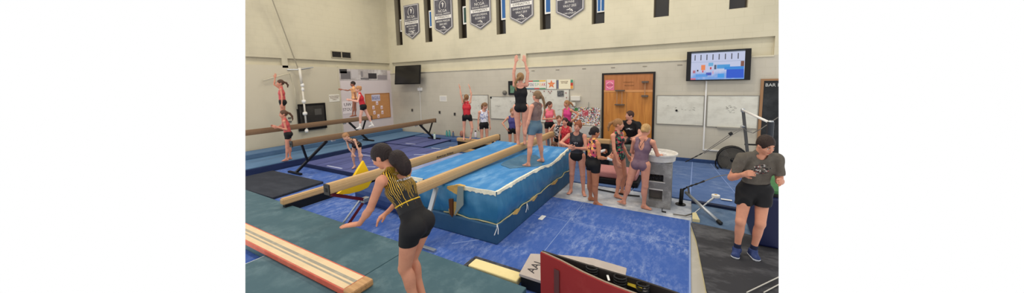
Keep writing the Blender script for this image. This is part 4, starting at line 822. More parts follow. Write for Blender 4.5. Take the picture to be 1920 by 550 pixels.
# ------------------------------------------------------------------ drum fan
cf = P(1373, 299, Y=9.75); R_ = .335
t = thing('floor_fan', (cf.x, 9.75, .045), 'round black wire-guard floor fan standing by the back wall', 'fan')
bm = B(); lathe(bm, [(R_-.01, 0), (R_-.01, .01)], (0, 0, 0), 32); bmesh.ops.rotate(bm, verts=bm.verts, cent=(0, 0, 0), matrix=Matrix.Rotation(math.pi/2, 3, 'X')); bmesh.ops.translate(bm, verts=bm.verts, vec=cf+Vector((0, .08, 0))); obj('rear_guard', bm, mat('rear_guard_grey', (128, 122, 112), .6), t)
bm = B(); ring_ = [cf+Vector((R_*math.cos(a), 0, R_*math.sin(a))) for a in [k*2*math.pi/32 for k in range(33)]]
tube(bm, [p+Vector((0, -.09, 0)) for p in ring_], .015, 6, cap=False); tube(bm, [p+Vector((0, .09, 0)) for p in ring_], .015, 6, cap=False); obj('drum_rims', bm, BLACK, t)
bm = B()
for k in range(32):
    a = k*2*math.pi/32; b2 = (k+1)*2*math.pi/32; vs = [bm.verts.new(cf+Vector((R_*math.cos(q_), y, R_*math.sin(q_)))) for q_, y in ((a, -.09), (b2, -.09), (b2, .09), (a, .09))]; bm.faces.new(vs)
bmesh.ops.solidify(bm, geom=bm.faces[:], thickness=.006); obj('drum', bm, mat('fan_grey', (70, 68, 66), .5), t)
bm = B()
for k in range(60):
    a = k*2*math.pi/60; tube(bm, [cf+Vector((.05*math.cos(a), -.11, .05*math.sin(a))), cf+Vector((.2*math.cos(a+.15), -.12, .2*math.sin(a+.15))), cf+Vector((R_*math.cos(a+.3), -.09, R_*math.sin(a+.3)))], .0035, 4)
for rr in (.07, .10, .13, .16, .19, .22, .25, .28, .31): tube(bm, [cf+Vector((rr*math.cos(a), -.118, rr*math.sin(a))) for a in [k*2*math.pi/28 for k in range(29)]], .0035, 4, cap=False)
obj('wire_guard', bm, mat('guard_grey', (96, 92, 86), .5), t)
for k in range(3):
    bm = B(); a = k*2*math.pi/3+.4; vs = [cf+Vector((r_*math.cos(a+da), yy, r_*math.sin(a+da))) for r_, da, yy in ((.06, -.2, -.02), (.32, -.35, -.04), (.33, .35, .04), (.06, .3, .03))]; prism(bm, vs, (0, .006, 0)); obj('blade', bm, mat('blade_grey', (150, 144, 132), .5), t)
bm = B(); bmesh.ops.create_uvsphere(bm, u_segments=14, v_segments=8, radius=.06); bmesh.ops.translate(bm, verts=bm.verts, vec=cf+Vector((0, -.09, 0))); obj('hub', bm, BLACK, t, smooth=True)
for s in (-1, 1):
    bm = B(); tube(bm, [cf+Vector((s*R_, 0, 0)), cf+Vector((s*(R_+.03), 0, -.1)), Vector((cf.x+s*(R_+.02), 9.75, .06)), Vector((cf.x+s*.32, 9.5, .062))], .016, 8); obj('stand_leg', bm, BLACK, t)

# ------------------------------------------------------------------ chalk stand
CG = mat('stand_grey', (126, 124, 122), .8, chalk=(206, 204, 200), amt=.75, scale=3.5); CW = mat('chalk_dusted', (206, 202, 196), .9, chalk=(232, 230, 226), amt=.8, scale=6)
bx0, bx1, by0, by1 = -.66, -.22, 6.22, 6.72
t = thing('chalk_stand', ((bx0+bx1)/2, (by0+by1)/2, .0), 'grey moulded chalk stand with a round chalk tray on top', 'chalk stand')
bm = B()
# side profile in x-z seen from the front, with two openings
for a in ((bx0, bx1, .0, .14), (bx0, bx0+.07, .14, .36), (bx1-.14, bx1, .14, .36), (bx0, bx1, .36, .50), (bx0, bx0+.04, .50, .64), (bx1-.13, bx1, .50, .64), (bx0, bx1, .64, .86)):
    box(bm, a[0], a[1], by0, by1, a[2], a[3])
bmesh.ops.remove_doubles(bm, verts=bm.verts, dist=.0005)
obj('pedestal', bm, CG, t)
bm = B(); box(bm, bx0+.03, bx1-.03, by0+.16, by0+.2, .1, .7); obj('inner_wall', bm, mat('stand_inner', (120, 112, 104), .9), t)
bm = B()
for i in range(4): tube(bm, [(bx0+.07+i*.06, by0+.02, .53+.02*(i % 2)), (bx0+.10+i*.06, by0+.05, .60), (bx0+.13+i*.06, by0+.03, .53)], [.02, .03, .018], 6)
obj('hand_grips', bm, DARK, t)
bm = B(); box(bm, bx0+.07, bx1-.13, by0-.004, by0+.02, .34, .365, bev=.006); box(bm, bx0, bx1-.1, by0-.006, by0+.02, .49, .505, bev=.004); obj('chalk_rim', bm, CW, t)
bm = B(); lathe(bm, [(.26, .86), (.29, .88), (.30, .98), (.33, .99), (.33, 1.015), (.30, 1.01), (.28, .96), (.01, .95)], ((bx0+bx1)/2-.02, (by0+by1)/2, 0), 32); obj('chalk_tray', bm, CW, t, smooth=False)
bm = B()
rr = random.Random(3)
for i in range(7):
    c = Vector(((bx0+bx1)/2-.02+rr.uniform(-.15, .15), (by0+by1)/2+rr.uniform(-.15, .15), .95)); box(bm, c.x-.035, c.x+.035, c.y-.03, c.y+.03, .951, .951+rr.uniform(.03, .07), bev=.012)
ck = obj('chalk_heap', bm, WHITE, t); tag(ck, kind='stuff')

# ------------------------------------------------------------------ spotting block, pink mat, horse end
t = thing('spotting_block', (-1.9, 8.6, .04), 'grey padded block in front of the oak doors, the coach sitting on it', 'block')
bm = B(); box(bm, -2.25, -.95, 8.45, 9.1, .042, .70, bev=.03); obj('grey_cover', bm, mat('block_grey_green', (104, 110, 104), .7, chalk=(134, 138, 130), amt=.5, scale=3), t)
bm = B(); box(bm, -2.26, -.94, 8.44, 9.11, .56, .60, bev=.004); obj('seam_band', bm, mat('band_grey', (86, 90, 86), .7), t)
bm = B(); prism(bm, [(-2.0, 8.446, .46), (-1.9, 8.446, .46), (-1.88, 8.446, .52), (-1.95, 8.446, .56), (-2.02, 8.446, .53)], (0, -.004, 0)); obj('blue_mark', bm, mat('mark_blue', (60, 110, 150)), t)
low_beam((-2.45, 8.35), (-1.75, 8.35), .045, .84, 'tan padded beam end seen between the dark-haired woman and the ponytailed one', .14)
t = thing('roll_mat', (-1.35, 7.5, .04), 'dusty pink mat folded over black matting behind the chatting gymnasts', 'mat')
bm = B(); box(bm, -1.98, -.93, 7.12, 7.72, .16, .33, bev=.06, seg=4); obj('pink_fold', bm, mat('dusty_pink', (176, 118, 116), .8, chalk=(196, 140, 136), amt=.5, scale=4), t, smooth=False)
bm = B(); box(bm, -2.0, -.9, 7.1, 7.75, .042, .158, bev=.015); obj('black_layer', bm, mat('black_foam', (24, 24, 28), .85), t)
bm = B(); tube(bm, [(-1.75, 6.72, .02), (-1.05, 6.62, .02), (-.8, 6.66, .02)], .014, 6); tag(obj('floor_cable', bm, BLACK), 'black cord lying on the chalky floor behind the standing gymnasts', 'cable')

# ------------------------------------------------------------------ bottles and bags by the back wall
def bottle(px, py, z, hgt, r, col, capc, label):
    p = P(px, py, z=z); t = thing('water_bottle', (p.x, p.y, z), label, 'bottle', 'water bottles along the back wall')
    bm = B(); lathe(bm, [(r*.9, 0), (r, .015), (r, hgt*.68), (r*.55, hgt*.82), (r*.5, hgt*.85)], p, 14); obj('body', bm, mat('bottle_%d_%d_%d' % col, col, .35), t, smooth=True)
    bm = B(); lathe(bm, [(r*.6, hgt*.84), (r*.6, hgt*.97), (r*.3, hgt)], p, 12); obj('lid', bm, mat('lid_%d_%d_%d' % capc, capc, .4), t, smooth=True)
bottle(815, 261, .2, .27, .045, (196, 214, 206), (150, 170, 120), 'pale milky bottle standing alone, nearest the long brown beam')
bottle(838, 256, .2, .26, .045, (84, 156, 150), (70, 130, 124), 'teal bottle, left one of the touching pair by the wall')
bottle(843, 256, .2, .27, .045, (92, 164, 156), (80, 140, 134), 'teal bottle, right one of the touching pair by the wall')
bottle(850, 257, .2, .24, .04, (84, 104, 130), (130, 70, 76), 'slate blue bottle with a reddish lid, right of the teal pair')
bottle(884.5, 256, .2, .3, .045, (96, 136, 124), (180, 200, 200), 'grey-green bottle behind the legs of the girl in red')
bottle(892, 258, .2, .28, .05, (224, 214, 222), (36, 34, 40), 'white bottle with a black lid beside the girl in the patterned top')
bottle(899, 257, .2, .24, .05, (222, 170, 190), (214, 150, 172), 'pink bottle partly behind the girl in the patterned top')
bottle(955, 268, .04, .5, .06, (170, 196, 220), (200, 210, 220), 'tall pale blue bottle between the bare legs by the landing mat')
p = P(866, 257, z=.2); t = thing('toy_bag', (p.x, p.y, .2), 'small brownish pink bag with a black bottle top, on the low beam by the wall', 'bag')
bm = B(); bmesh.ops.create_icosphere(bm, subdivisions=3, radius=.09); bmesh.ops.scale(bm, verts=bm.verts, vec=(1, .8, 1.5)); bmesh.ops.translate(bm, verts=bm.verts, vec=p+Vector((0, 0, .13))); obj('pouch', bm, mat('bag_rose', (170, 116, 100), .8), t, smooth=True)
bm = B(); bmesh.ops.create_icosphere(bm, subdivisions=2, radius=.05); bmesh.ops.translate(bm, verts=bm.verts, vec=p+Vector((.11, 0, .08))); obj('black_top', bm, BLACK, t, smooth=True)
# chalk grain scuffs around the stand

# =================================================================== people
# a body is one continuous skin grown round its bones; clothing, hair, eyes, brows and lips are its parts
def V(*a): return np.array(a, dtype=np.float64)
def nrm(v):
    v = np.array(v, dtype=np.float64); return v/np.linalg.norm(v)
def skin_surface(Fd, g0, h):
    """quad surface where the field changes sign"""
    nx_, ny_, nz_ = Fd.shape; ins = Fd < 0
    ccnt = (nx_-1)*(ny_-1)*(nz_-1)
    idc, ptc, quads = [], [], []
    def cid(i, j, k): return (i*(ny_-1)+j)*(nz_-1)+k
    for ax in range(3):
        sl0 = [slice(None)]*3; sl1 = [slice(None)]*3; sl0[ax] = slice(0, -1); sl1[ax] = slice(1, None)
        A = ins[tuple(sl0)]; Bq = ins[tuple(sl1)]
        ii = np.argwhere(A != Bq)
        if len(ii) == 0: continue
        b_, c_ = [q for q in range(3) if q != ax]
        dims = (nx_, ny_, nz_)
        ok = (ii[:, b_] > 0) & (ii[:, b_] < dims[b_]-1) & (ii[:, c_] > 0) & (ii[:, c_] < dims[c_]-1); ii = ii[ok]
        if len(ii) == 0: continue
        jj = ii.copy(); jj[:, ax] += 1
        va = Fd[ii[:, 0], ii[:, 1], ii[:, 2]]; vb = Fd[jj[:, 0], jj[:, 1], jj[:, 2]]; t_ = va/(va-vb)
        pt = ii.astype(np.float64); pt[:, ax] += t_
        cells = []
        for db, dc in ((-1, -1), (0, -1), (0, 0), (-1, 0)):
            q = ii.copy(); q[:, b_] += db; q[:, c_] += dc; c = cid(q[:, 0], q[:, 1], q[:, 2]); cells.append(c); idc.append(c); ptc.append(pt)
        Q = np.stack(cells, 1); flip = (va < 0) != (ax == 1); Q[~flip] = Q[~flip][:, ::-1]; quads.append(Q)
    idc = np.concatenate(idc); ptc = np.concatenate(ptc); quads = np.concatenate(quads)
    u, inv = np.unique(idc, return_inverse=True); n = len(u); cnt = np.bincount(inv, minlength=n)
    P3 = np.stack([np.bincount(inv, ptc[:, a], n)/cnt for a in range(3)], 1)
    return P3*h+g0, np.searchsorted(u, quads)
class Field:
    def __init__(s, lo, hi, h):
        s.h = h; s.g0 = np.array(lo)-3*h; s.n = np.ceil((np.array(hi)-s.g0)/h).astype(int)+4
        s.F = np.full(s.n, .3, np.float32); s.ax = [s.g0[i]+h*np.arange(s.n[i]) for i in range(3)]
    def win(s, lo, hi):
        a = np.maximum(0, np.floor((np.array(lo)-s.g0)/s.h).astype(int)); b = np.minimum(s.n, np.ceil((np.array(hi)-s.g0)/s.h).astype(int)+1)
        sl = tuple(slice(a[i], max(b[i], a[i])) for i in range(3))
        return sl, s.ax[0][sl[0]][:, None, None], s.ax[1][sl[1]][None, :, None], s.ax[2][sl[2]][None, None, :]
    def add(s, p, sub=False):
        k = p.get('k', .02); lo, hi = prim_box(p); m = k+.03
        sl, x, y, z = s.win(lo-m, hi+m); d = prim_d(p, x, y, z).astype(np.float32); a = s.F[sl]
        if sub: d = -d; hh = np.maximum(k-np.abs(a-d), 0)/k; s.F[sl] = np.maximum(a, d)+hh*hh*k/4
        else: hh = np.maximum(k-np.abs(a-d), 0)/k; s.F[sl] = np.minimum(a, d)-hh*hh*k/4
def cone(a, b, ra, rb, k=.02): return dict(t='c', a=np.array(a), b=np.array(b), ra=ra, rb=rb, k=k)
def ell(c, r, A, k=.02): return dict(t='e', c=np.array(c), r=np.array(r), A=np.array(A), k=k)
def prim_box(p):
    if p['t'] == 'c': r = max(p['ra'], p['rb']); return np.minimum(p['a'], p['b'])-r, np.maximum(p['a'], p['b'])+r
    r = p['r'].max(); return p['c']-r, p['c']+r
def prim_d(p, x, y, z):
    if p['t'] == 'c':
        ab = p['b']-p['a']; L = ab@ab+1e-12; X, Y, Z = x-p['a'][0], y-p['a'][1], z-p['a'][2]
        t_ = np.clip((X*ab[0]+Y*ab[1]+Z*ab[2])/L, 0, 1)
        return np.sqrt((X-t_*ab[0])**2+(Y-t_*ab[1])**2+(Z-t_*ab[2])**2)-(p['ra']+(p['rb']-p['ra'])*t_)
    X, Y, Z = x-p['c'][0], y-p['c'][1], z-p['c'][2]; q = [(X*a[0]+Y*a[1]+Z*a[2]) for a in p['A']]; r = p['r']
    k0 = np.sqrt(sum((q[i]/r[i])**2 for i in range(3))); k1 = np.sqrt(sum((q[i]/r[i]**2)**2 for i in range(3)))+1e-9
    return k0*(k0-1)/k1
def union_d(prims, x, y, z, grow=0.):
    d = None
    for p in prims: e = prim_d(p, x, y, z)-grow; d = e if d is None else np.minimum(d, e)
    return d
def mesh_from(name, Vt, Q, m, parent, smooth_it=2):
    me = bpy.data.meshes.new(name)
    if smooth_it:   # relax the vertices a little
        E = np.concatenate([Q[:, [0, 1]], Q[:, [1, 2]], Q[:, [2, 3]], Q[:, [3, 0]]]); n = len(Vt)
        for _ in range(smooth_it):
            cnt = np.bincount(E[:, 0], minlength=n)+np.bincount(E[:, 1], minlength=n); acc = np.stack([np.bincount(E[:, 0], Vt[E[:, 1], a], n)+np.bincount(E[:, 1], Vt[E[:, 0], a], n) for a in range(3)], 1)
            Vt = Vt*.5+.5*acc/np.maximum(cnt, 1)[:, None]
    me.vertices.add(len(Vt)); me.vertices.foreach_set('co', Vt.astype(np.float32).ravel())
    me.loops.add(len(Q)*4); me.loops.foreach_set('vertex_index', Q.astype(np.int32).ravel()); me.polygons.add(len(Q)); me.polygons.foreach_set('loop_start', np.arange(0, len(Q)*4, 4, dtype=np.int32))
    me.update(calc_edges=True); me.validate(); me.polygons.foreach_set('use_smooth', np.ones(len(me.polygons), dtype=bool)); me.materials.append(m)
    o = bpy.data.objects.new(name, me); C.objects.link(o); o.parent = parent; return o

PEOPLE = []
HANDY = dict(flat=(.08, .1), relax=(.35, .4), curl=(.9, 1.0), grip=(1.3, 1.3))
def skinmat(c): return mat('skin_%d_%d_%d' % c, c, .55, chalk=tuple(int(v*.9) for v in c[:1])+tuple(int(v*.84) for v in c[1:]), amt=.5, scale=9, detail=3, spec=.35)
def hairmat(c): return mat('hair_%d_%d_%d' % c, c, .6, chalk=tuple(min(255, int(v*1.25+8)) for v in c), amt=.65, scale=14, stretch=(3, 3, .7), detail=5, bump=.8, bscale=40)

def person(px, py, gz, label, Ht=1.6, face=0, h=.009, g=1.0, child=0, man=False, skin=(208, 150, 120), hair=('ponytail', (120, 84, 56)), spine=(0, 0, 1), spine2=None, head=None, headup=None,
           hips=None, sho=None, L=None, R=None, aL=None, aR=None, fL=None, fR=None, wear=(), anchor='feet', hL='relax', hR='relax', pnL=None, pnR=None, shoes=None, pony=None, tl=1.0, loc=None, shoulder_up=0, eyes=True, raise_=False):
    root_p = Vector(loc) if loc is not None else P(px, py, z=gz)
    ra_ = Vector((root_p.x, root_p.y, 0)).normalized(); rz = math.atan2(-ra_.x, ra_.y)          # local y points away from the viewer's side
    t = thing('person', root_p, label, 'person', rz=rz)
    fa = math.radians(face); f = V(math.sin(fa), -math.cos(fa), 0); rg = V(f[1], -f[0], 0); Z = V(0, 0, 1)
    s = Ht/1.65*g; sp = nrm(spine); sp2 = nrm(spine2 if spine2 is not None else spine); hd = nrm(hips) if hips is not None else rg; sd = nrm(sho) if sho is not None else hd
    bk = nrm(np.cross(sp, hd)); bk = -bk if bk@f > 0 else bk; fr = -bk                 # back and front of the trunk
    HH = Ht*(.134+.022*child)
    prims = []
    pel = V(0, 0, 0); hw = .052*Ht*(1 if not man else .95)
    hipR = pel+hd*hw; hipL = pel-hd*hw
    legs = {}
    for side, hp, sg, ds, fd in (('L', hipL, -1, L, fL), ('R', hipR, 1, R, fR)):
        ds = ds or ((0, 0, -1), (0, 0, -1)); d1, d2 = nrm(V(*ds[0])+(hd*sg*.03 if ds[0][2] < -.9 else 0)), nrm(ds[1])
        kn = hp+d1*.245*Ht; an = kn+d2*.232*Ht; ft = nrm(fd if fd is not None else f); legs[side] = (hp, kn, an, ft, d1, d2)
    zmin = min(legs[q][2][2]-.042*Ht for q in 'LR')
    if anchor == 'feet':
        off = -(legs['L'][2]+legs['R'][2])/2; off[2] = -zmin
        if anchor == 'feet' and abs(legs['L'][2][2]-legs['R'][2][2]) > .12*Ht:
            q = 'L' if legs['L'][2][2] < legs['R'][2][2] else 'R'; off = -legs[q][2].copy(); off[2] = -zmin
    else: off = V(0, 0, .085*s+.01)
    pel = pel+off
    for q in 'LR': hp, kn, an, ft, d1, d2 = legs[q]; legs[q] = (hp+off, kn+off, an+off, ft, d1, d2)
    hipR, hipL = legs['R'][0], legs['L'][0]
    waist = pel+sp*.10*Ht*tl; chest = waist+nrm(sp+sp2)*.095*Ht*tl; neckb = chest+sp2*.10*Ht*tl
    bk2 = nrm(np.cross(sp2, sd)); bk2 = -bk2 if bk2@bk < 0 else bk2
    shw = (.116 if man else .104)*Ht*(.96 if child else 1)
    su = .035*Ht*shoulder_up; shR = neckb-sp2*.026*Ht+sd*shw*(1-.22*shoulder_up)+sp2*su; shL = neckb-sp2*.026*Ht-sd*shw*(1-.22*shoulder_up)+sp2*su
    # torso
    w1 = (1.12 if man else 1.0); T = []
    T.append(cone(pel+hd*.056*s-sp*.0*s, pel-hd*.056*s, .092*s, .092*s, .03)); T.append(cone(pel+hd*.04*s+sp*.06*s, waist+hd*.034*s*w1, .086*s, .074*s*w1, .04)); T.append(cone(pel-hd*.04*s+sp*.06*s, waist-hd*.034*s*w1, .086*s, .074*s*w1, .04))
    T.append(cone(waist+hd*.034*s*w1, chest+sd*.058*s*w1, .074*s*w1, .083*s*w1, .04)); T.append(cone(waist-hd*.034*s*w1, chest-sd*.058*s*w1, .074*s*w1, .083*s*w1, .04))
    T.append(cone(chest+sd*.056*s*w1, neckb-sp2*.055*Ht+sd*.075*s*w1, .084*s*w1, .056*s, .04)); T.append(cone(chest-sd*.056*s*w1, neckb-sp2*.055*Ht-sd*.075*s*w1, .084*s*w1, .056*s, .04))
    T.append(cone(neckb-sp2*.05*Ht+sd*.06*s, neckb-sp2*.05*Ht-sd*.06*s, .058*s, .058*s, .03))
    for q in (hipL, hipR): T.append(ell(q*.72+pel*.28+bk*.046*s-Z*.012*s, V(.074, .074, .08)*s, (hd, bk, nrm(np.cross(hd, bk))), .03))
    if not man and not child:
        for sg in (-1, 1): T.append(ell(chest+sp2*.012*Ht-bk2*.070*s+sd*sg*.058*s, V(.050, .042, .05)*s, (sd, bk2, sp2), .03))
    SH = []
    for q in (shL, shR): SH.append(cone(neckb+sp2*.012*Ht, q, .036*s, .042*s, .03))
    prims += T+SH
    # neck + head
    hf = nrm(head) if head is not None else f; hu = nrm(headup) if headup is not None else nrm(sp2*.3+Z*.7); hu = nrm(hu-hf*(hu@hf)*.999); hs = nrm(np.cross(hf, hu))
    k_ = HH/.222
    hc = neckb+nrm(sp2*.5+hu*.5)*(.040*Ht)+hu*HH*.5+hf*.012*k_
    NK = [cone(neckb-sp2*.02*Ht-hf*.0, hc-hu*HH*.28-hf*.022*k_, (.056 if man else .046)*s, (.054 if man else .043)*k_, .02)]
    HD = [ell(hc+hu*.018*k_-hf*.008*k_, V(.074, .092, .092)*k_, (hs, hf, hu), .01), ell(hc-hu*.045*k_+hf*.022*k_, V(.056, .062, .066)*k_, (hs, hf, hu), .03), cone(hc-hu*.092*k_+hf*.058*k_, hc-hu*.09*k_+hf*.06*k_, .018*k_, .018*k_, .02)]
    FC = [cone(hc+hu*.006*k_+hf*.086*k_, hc-hu*.028*k_+hf*.098*k_, .008*k_, .0125*k_, .012)]
    for sg in (-1, 1):
        FC.append(ell(hc-hu*.012*k_+hs*sg*.075*k_-hf*.006*k_, V(.010, .019, .030)*k_, (hs, hf, hu), .006))
        FC.append(cone(hc-hu*.028*k_+hs*sg*.036*k_+hf*.060*k_, hc-hu*.04*k_+hs*sg*.036*k_+hf*.052*k_, .020*k_, .018*k_, .02))
    FC.append(ell(hc-hu*.056*k_+hf*.083*k_, V(.022, .010, .009)*k_, (hs, hf, hu), .01))
    prims += NK+HD
    # legs
    LG = {'L': [], 'R': []}; FT = {'L': [], 'R': []}
    for q in 'LR':
        hp, kn, an, ft, d1, d2 = legs[q]; l_ = Ht/1.65*(.9+.1*g); gg = s*(1.06 if not child else .88)
        lat = hd*(1 if q == 'R' else -1)
        bck = -ft if abs(ft@d2) < .7 else bk
        LG[q] = [cone(hp+lat*.012*s, kn, .083*gg, .052*gg, .03), cone(kn, kn+(an-kn)*.95, .049*gg, .030*gg, .02), ell(kn+(an-kn)*.30+bck*.016*gg, V(.044, .044, .10)*gg, (nrm(np.cross(d2, bck)), bck, d2), .025), ell(kn-bck*.012*gg, V(.036, .036, .045)*gg, (nrm(np.cross(d2, bck)), bck, d2), .02)]
        upf = nrm(-d2-ft*(-d2@ft)); sole = an-upf*.018*Ht; fs = Ht/1.65; sd_ = nrm(np.cross(ft, upf))
        FT[q] = [cone(an, sole-ft*.028*fs-upf*.004*fs, .032*fs, .027*fs, .02), cone(an+upf*.0, sole+ft*.085*fs-upf*.012*fs, .034*fs, .022*fs, .02), cone(sole-ft*.02*fs-upf*.01*fs, sole+ft*.09*fs-upf*.014*fs+sd_*.012*fs, .026*fs, .022*fs, .02), cone(sole+ft*.02*fs-upf*.01*fs, sole+ft*.085*fs-upf*.016*fs-sd_*.016*fs, .024*fs, .02*fs, .02)]
        if not shoes:
            for k in range(5):
                b0 = sole+ft*.10*fs-upf*.018*fs+sd_*(k-2)*.0145*fs; FT[q].append(cone(b0, b0+ft*(.046-.005*abs(k-(1 if q == 'L' else 3)))*fs*.8, .0115*fs, .0095*fs, .006))
        prims += LG[q]+FT[q]
    # arms and hands
    AR = {}; HN = {}
    for q, sh, sg, ds, cu, pn in (('L', shL, -1, aL, hL, pnL), ('R', shR, 1, aR, hR, pnR)):
        ds = ds or (tuple(-Z+sd*sg*.16), tuple(-Z+sd*sg*.04+fr*.12)); d1 = nrm(ds[0]); d2 = nrm(ds[1]); d3 = nrm(ds[2]) if len(ds) > 2 else d2
        el = sh+d1*.165*Ht; wr = el+d2*.142*Ht; gg = s*(.95 if not man else 1.2)*(.85 if child else 1); kf = Ht/1.65
        AR[q] = [cone(sh, el, .044*gg, .034*gg, .02), cone(el, wr, .034*gg, .0225*gg, .015), ell(el+d2*.045*Ht, V(.036, .036, .06)*gg, (nrm(np.cross(d2, V(.3, .5, .81))), nrm(np.cross(d2, np.cross(d2, V(.3, .5, .81)))), d2), .02)]
        pn = nrm(pn) if pn is not None else nrm(-sd*sg-fr*.0)            # palm looks this way
        pn = nrm(pn-d3*(pn@d3)) if np.linalg.norm(pn-d3*(pn@d3)) > .1 else nrm(np.cross(d3, V(.1, .9, .3))); ss = nrm(np.cross(d3, pn))*sg   # towards the thumb
        if ss@V(*(fr)) < 0 and pnL is None and pnR is None: ss = -ss
        pc = wr+d3*.012*kf; kn_ = wr+d3*.088*kf
        hp_ = [cone(wr, pc+d3*.02*kf, .022*gg, .021*kf, .012)]
        for o_ in (-.026, -.009, .009, .026): hp_.append(cone(pc+ss*o_*.7*kf+d3*.01*kf, kn_+ss*o_*kf, .0155*kf, .0125*kf, .008))
        c1, c2 = HANDY[cu]
        for k, (o_, ln) in enumerate(((.027, .072), (.009, .080), (-.009, .075), (-.026, .058))):
            b0 = kn_+ss*o_*kf; sprd = ss*o_*1.2; e1 = nrm(d3*math.cos(c1)+pn*math.sin(c1)+sprd); e2 = nrm(d3*math.cos(c1+c2)+pn*math.sin(c1+c2)+sprd); b1 = b0+e1*ln*.48*kf; b2 = b1+e2*ln*.52*kf
            hp_ += [cone(b0, b1, .0098*kf, .0090*kf, .003), cone(b1, b2, .0088*kf, .0072*kf, .003)]
        tb = wr+d3*.028*kf+ss*.02*kf; td = nrm(d3*.75+ss*.7+pn*.35); t1 = tb+td*.04*kf; t2 = t1+nrm(d3*.9+ss*.3+pn*.4)*.032*kf
        hp_ += [cone(tb, t1, .0135*kf, .0115*kf, .008), cone(t1, t2, .0112*kf, .0085*kf, .003)]
        HN[q] = hp_; prims += AR[q]+hp_
    lo = np.min([prim_box(p)[0] for p in prims], 0)-.02; hi = np.max([prim_box(p)[1] for p in prims], 0)+.02
    fld = Field(lo, hi, h)
    order = T+SH+LG['L']+LG['R']+AR['L']+AR['R']+NK+HD+FT['L']+FT['R']+FC+HN['L']+HN['R']
    for p in order: fld.add(p)
    for sg in (-1, 1): fld.add(dict(t='e', c=hc+hf*.094*k_+hs*sg*.031*k_+hu*.002*k_, r=V(.016, .009, .010)*k_, A=np.array((hs, hf, hu)), k=.012), sub=True)
    Vt, Q = skin_surface(fld.F, fld.g0, h)
    body = mesh_from('body', Vt, Q, skinmat(skin), t, 1)
    # face parts
    if eyes:
        for sg in (-1, 1):
            bm = B(); r_ = .0098*k_; c = hc+hf*.0755*k_+hs*sg*.030*k_+hu*.002*k_
            bmesh.ops.create_uvsphere(bm, u_segments=12, v_segments=8, radius=r_); bmesh.ops.translate(bm, verts=bm.verts, vec=Vector(c)); nf = len(bm.faces)
            q_ = bmesh.ops.create_uvsphere(bm, u_segments=10, v_segments=6, radius=r_*.68); bmesh.ops.translate(bm, verts=q_['verts'], vec=Vector(c+hf*r_*.45))
            for fc in list(bm.faces)[nf:]: fc.material_index = 1
            me = bpy.data.meshes.new('eye'); bm.to_mesh(me); bm.free(); me.materials.append(mat('eye_white', (196, 186, 176), .3)); me.materials.append(mat('iris_brown', (52, 36, 28), .3)); o = bpy.data.objects.new('eye', me); C.objects.link(o); o.parent = t
            for fc in me.polygons: fc.use_smooth = True
            bm = B(); tube(bm, [hc+hf*(.090-.012*abs(u_))*k_+hs*sg*(.031+.017*u_)*k_+hu*(.024+.003*(1-u_*u_))*k_ for u_ in (-1, 0, 1)], .0032*k_, 5)
            me = bpy.data.meshes.new('eyebrow'); bm.to_mesh(me); bm.free(); me.materials.append(hairmat(tuple(int(v*.7) for v in hair[1]))); o = bpy.data.objects.new('eyebrow', me); C.objects.link(o); o.parent = t
        bm = B(); tube(bm, [hc+hf*(.0905-.008*u_*u_)*k_+hs*.021*u_*k_-hu*(.056-.003*u_*u_)*k_ for u_ in (-1, -.5, 0, .5, 1)], [.002*k_, .0048*k_, .006*k_, .0048*k_, .002*k_], 6)
        me = bpy.data.meshes.new('lips'); bm.to_mesh(me); bm.free(); me.materials.append(mat('lip_%d' % skin[0], (int(skin[0]*.86), int(skin[1]*.62), int(skin[2]*.66)), .4)); o = bpy.data.objects.new('lips', me); C.objects.link(o); o.parent = t
    # clothing: skin pushed outward inside a region of the body
    def cloth(name, region, m, off=.006, minus=(), planes=(), wr_=0, grow=.03, cyl=(), hh=None):
        lo = np.min([prim_box(p)[0] for p in region], 0)-grow-.02; hi = np.max([prim_box(p)[1] for p in region], 0)+grow+.02
        sl, x, y, z = fld.win(lo, hi); Fb = fld.F[sl].astype(np.float64)-off
        if wr_: Fb = Fb+wr_*(np.sin(x*37+np.sin(z*23)*1.7)*np.sin(z*29+x*11)+.6*np.sin(y*41+z*17))
        reg = union_d(region, x, y, z, grow)
        for (region2, pp, nn) in cyl:           # limbs cut off square
            e = np.maximum(union_d(region2, x, y, z, grow), (x-pp[0])*nn[0]+(y-pp[1])*nn[1]+(z-pp[2])*nn[2]); reg = np.minimum(reg, e)
        G = np.maximum(Fb, reg)
        for pp, nn in planes: G = np.maximum(G, (x-pp[0])*nn[0]+(y-pp[1])*nn[1]+(z-pp[2])*nn[2])
        for p in minus: G = np.maximum(G, -prim_d(p, x, y, z))
        if (G < 0).sum() < 8: return None
        G = np.pad(G, 1, constant_values=.1)
        V2, Q2 = skin_surface(G, np.array([fld.ax[i][sl[i]][0] for i in range(3)])-h, h); return mesh_from(name, V2, Q2, m, t, 1)
    def legcut(q, u_): hp, kn = legs[q][0], legs[q][1]; return hp+(kn-hp)*u_, legs[q][4]
    def neckscoop(r_, fwd=.03): return ell(neckb+sp2*.012*Ht-bk2*fwd*s, V(r_*1.15, r_, r_)*s, (sd, bk2, sp2))
    armhole = [cone(shL-sd*.020*s, shL+(shL-neckb)*1.5-sp2*.0, .072*s, .12*s), cone(shR+sd*.020*s, shR+(shR-neckb)*1.5, .072*s, .12*s)]
    armcut = [cone(q_, q_+d_, .052*s, .052*s) for q_, d_ in ((shL-sd*.03*s, nrm(aL[0] if aL else (0, 0, -1))*.165*Ht), (shR+sd*.03*s, nrm(aR[0] if aR else (0, 0, -1))*.165*Ht))]
    forearms = [cone(AR[q][1]['a'], AR[q][1]['b'], .05*s, .045*s) for q in 'LR']+[cone(AR[q][1]['b'], HN[q][5]['b'], .06*s, .05*s) for q in 'LR']
